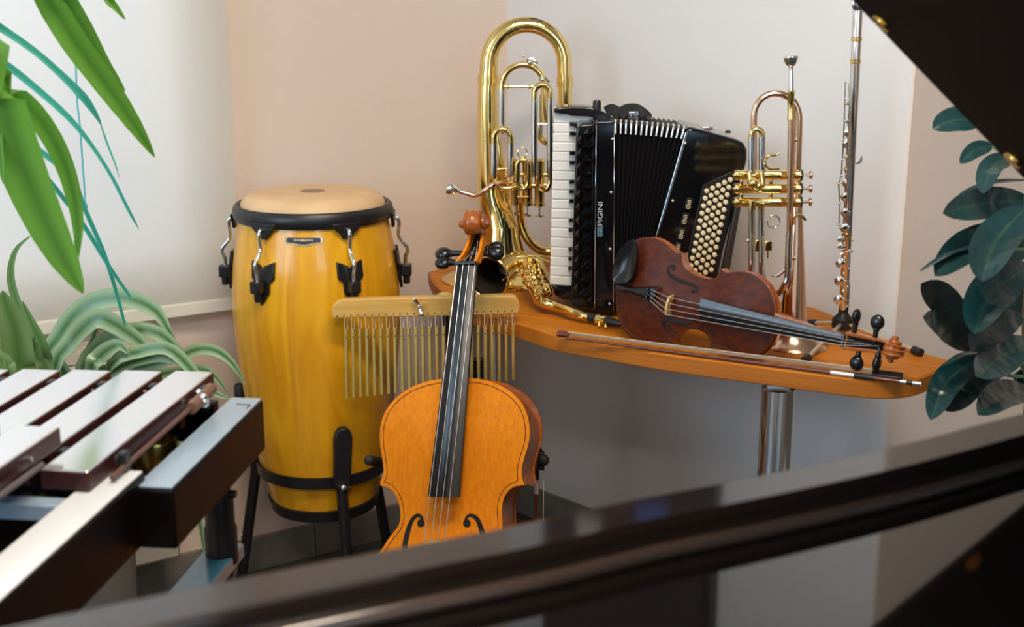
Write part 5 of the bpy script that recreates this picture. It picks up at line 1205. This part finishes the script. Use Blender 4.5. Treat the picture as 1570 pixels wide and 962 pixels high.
LV = [(((34, 590), (30, 560), (24, 510), (10, 470), (4, 446)), 50, 2.02, .10), (((48, 580), (46, 520), (28, 470), (17, 425), (24, 385), (48, 361)), 14, 2.12, .2), (((72, 580), (66, 535), (48, 495), (34, 462)), 20, 2.16, .15),
      (((14, 590), (8, 560), (-10, 548), (-30, 555)), 30, 1.98, .12), (((70, 585), (58, 550), (52, 525), (56, 518)), 16, 2.08, .15), (((0, 590), (-20, 540), (-25, 480), (-50, 430)), 40, 1.98, .12)]
for px, wd, Y, fo_ in LV: lf(g, px, wd, Y, Y-.02, n=(.1, -.9, .4), first=c0+V((random.uniform(-.02, .02), random.uniform(-.02, .02), 0)), fold=fo_, wave=.02, **arch_)
g.build('foliage', leafmat('broad_leaf', (.26, .40, .15), (.13, .28, .07), .34, .30, trans=.3), lq, sharp=80)
# rubber plant at right
ro = V((1.02, 1.86, 0))
rp_ = thing('rubber_plant', 'dark glossy rubber plant at the right edge beside the table end', 'plant', ro)
pot('pot', ro, .17, .32, POTG, rp_)
trunk = cr([ro+UP*.29, ay(1590, 760, 1.88), ay(1580, 600, 1.88), ay(1575, 480, 1.88), ay(1585, 330, 1.88), ay(1560, 180, 1.90)], 6)
MB().tube(trunk, [.014, .011, .010, .008, .006, .004], 10).build('stem', BARK, rp_)
RL = [((1430, 197), (1465, 190), (1503, 188), 42, 1.90, 1.92, (-.2, -.7, .7)), ((1472, 250), (1495, 236), (1522, 224), 26, 1.88, 1.92, (-.1, -.8, .6)), ((1508, 297), (1520, 264), (1548, 240), 38, 1.80, 1.88, (-.5, -.75, .4)),
      ((1446, 327), (1508, 318), (1580, 308), 50, 1.78, 1.90, (-.1, -.85, .55)), ((1470, 298), (1520, 286), (1575, 276), 12, 1.86, 1.9, (0, -.3, .95)), ((1434, 423), (1480, 385), (1550, 345), 50, 1.76, 1.88, (-.3, -.8, .5)),
      ((1410, 416), (1455, 396), (1516, 372), 10, 1.74, 1.84, (0, -.2, .97)), ((1506, 432), (1525, 378), (1576, 316), 64, 1.70, 1.84, (-.4, -.85, .3)), ((1494, 512), (1520, 455), (1580, 408), 66, 1.72, 1.86, (-.4, -.85, .35)),
      ((1413, 435), (1445, 465), (1491, 512), 48, 1.78, 1.88, (-.25, -.8, .55)), ((1416, 486), (1448, 508), (1489, 537), 42, 1.75, 1.86, (-.2, -.7, .68)), ((1490, 539), (1520, 510), (1568, 486), 50, 1.74, 1.86, (-.2, -.8, .55)),
      ((1427, 644), (1455, 588), (1506, 546), 46, 1.72, 1.84, (-.35, -.8, .5)), ((1450, 630), (1478, 606), (1513, 563), 42, 1.76, 1.85, (-.3, -.9, .3)), ((1497, 578), (1530, 556), (1578, 522), 58, 1.70, 1.84, (-.15, -.75, .65)),
      ((1500, 636), (1535, 612), (1580, 600), 48, 1.70, 1.84, (0, -.6, .8)), ((1446, 562), (1475, 551), (1509, 539), 11, 1.74, 1.82, (0, -.3, .95)), ((1540, 590), (1560, 600), (1585, 560), 40, 1.86, 1.9, (-.3, -.9, .2)), ((1535, 410), (1560, 380), (1590, 370), 50, 1.9, 1.95, (-.2, -.9, .3)),
      ((1530, 480), (1560, 470), (1600, 450), 60, 1.93, 1.95, (-.2, -.9, .3)), ((1600, 330), (1640, 300), (1600, 250), 55, 1.8, 1.9, (-.2, -.9, .3)), ((1650, 520), (1620, 470), (1595, 430), 55, 1.8, 1.9, (-.2, -.9, .3)), ((1480, 610), (1510, 580), (1560, 545), 40, 1.87, 1.9, (-.3, -.9, .2))]
g = MB(); pet = MB()
for a, b, c, wd, Y0, Y1, n in RL:
    if n[2] > .3 and n[2] < .9: n = (n[0]-.12, n[1]-.1, n[2]-.32)
    P = [ay(*c, Y1), ay(*b, (Y0+Y1)/2)+V((0, 0, .006)), ay(*a, Y0)]
    g.leaf(P, wd*mpp(1.82), n, fold=.10, segs=18, th=.0010, prof=[.10, .42, .70, .88, .97, 1, .97, .88, .70, .42, .02])
    tn = min(trunk, key=lambda t: (t-P[0]).length+abs(t.z-P[0].z+.03)); pet.tube(cr([P[0], (P[0]+tn)/2-UP*.006, tn], 4), .0028, 6)
g.build('foliage', GREEN_R, rp_, sharp=80); pet.build('petioles', STEM, rp_)
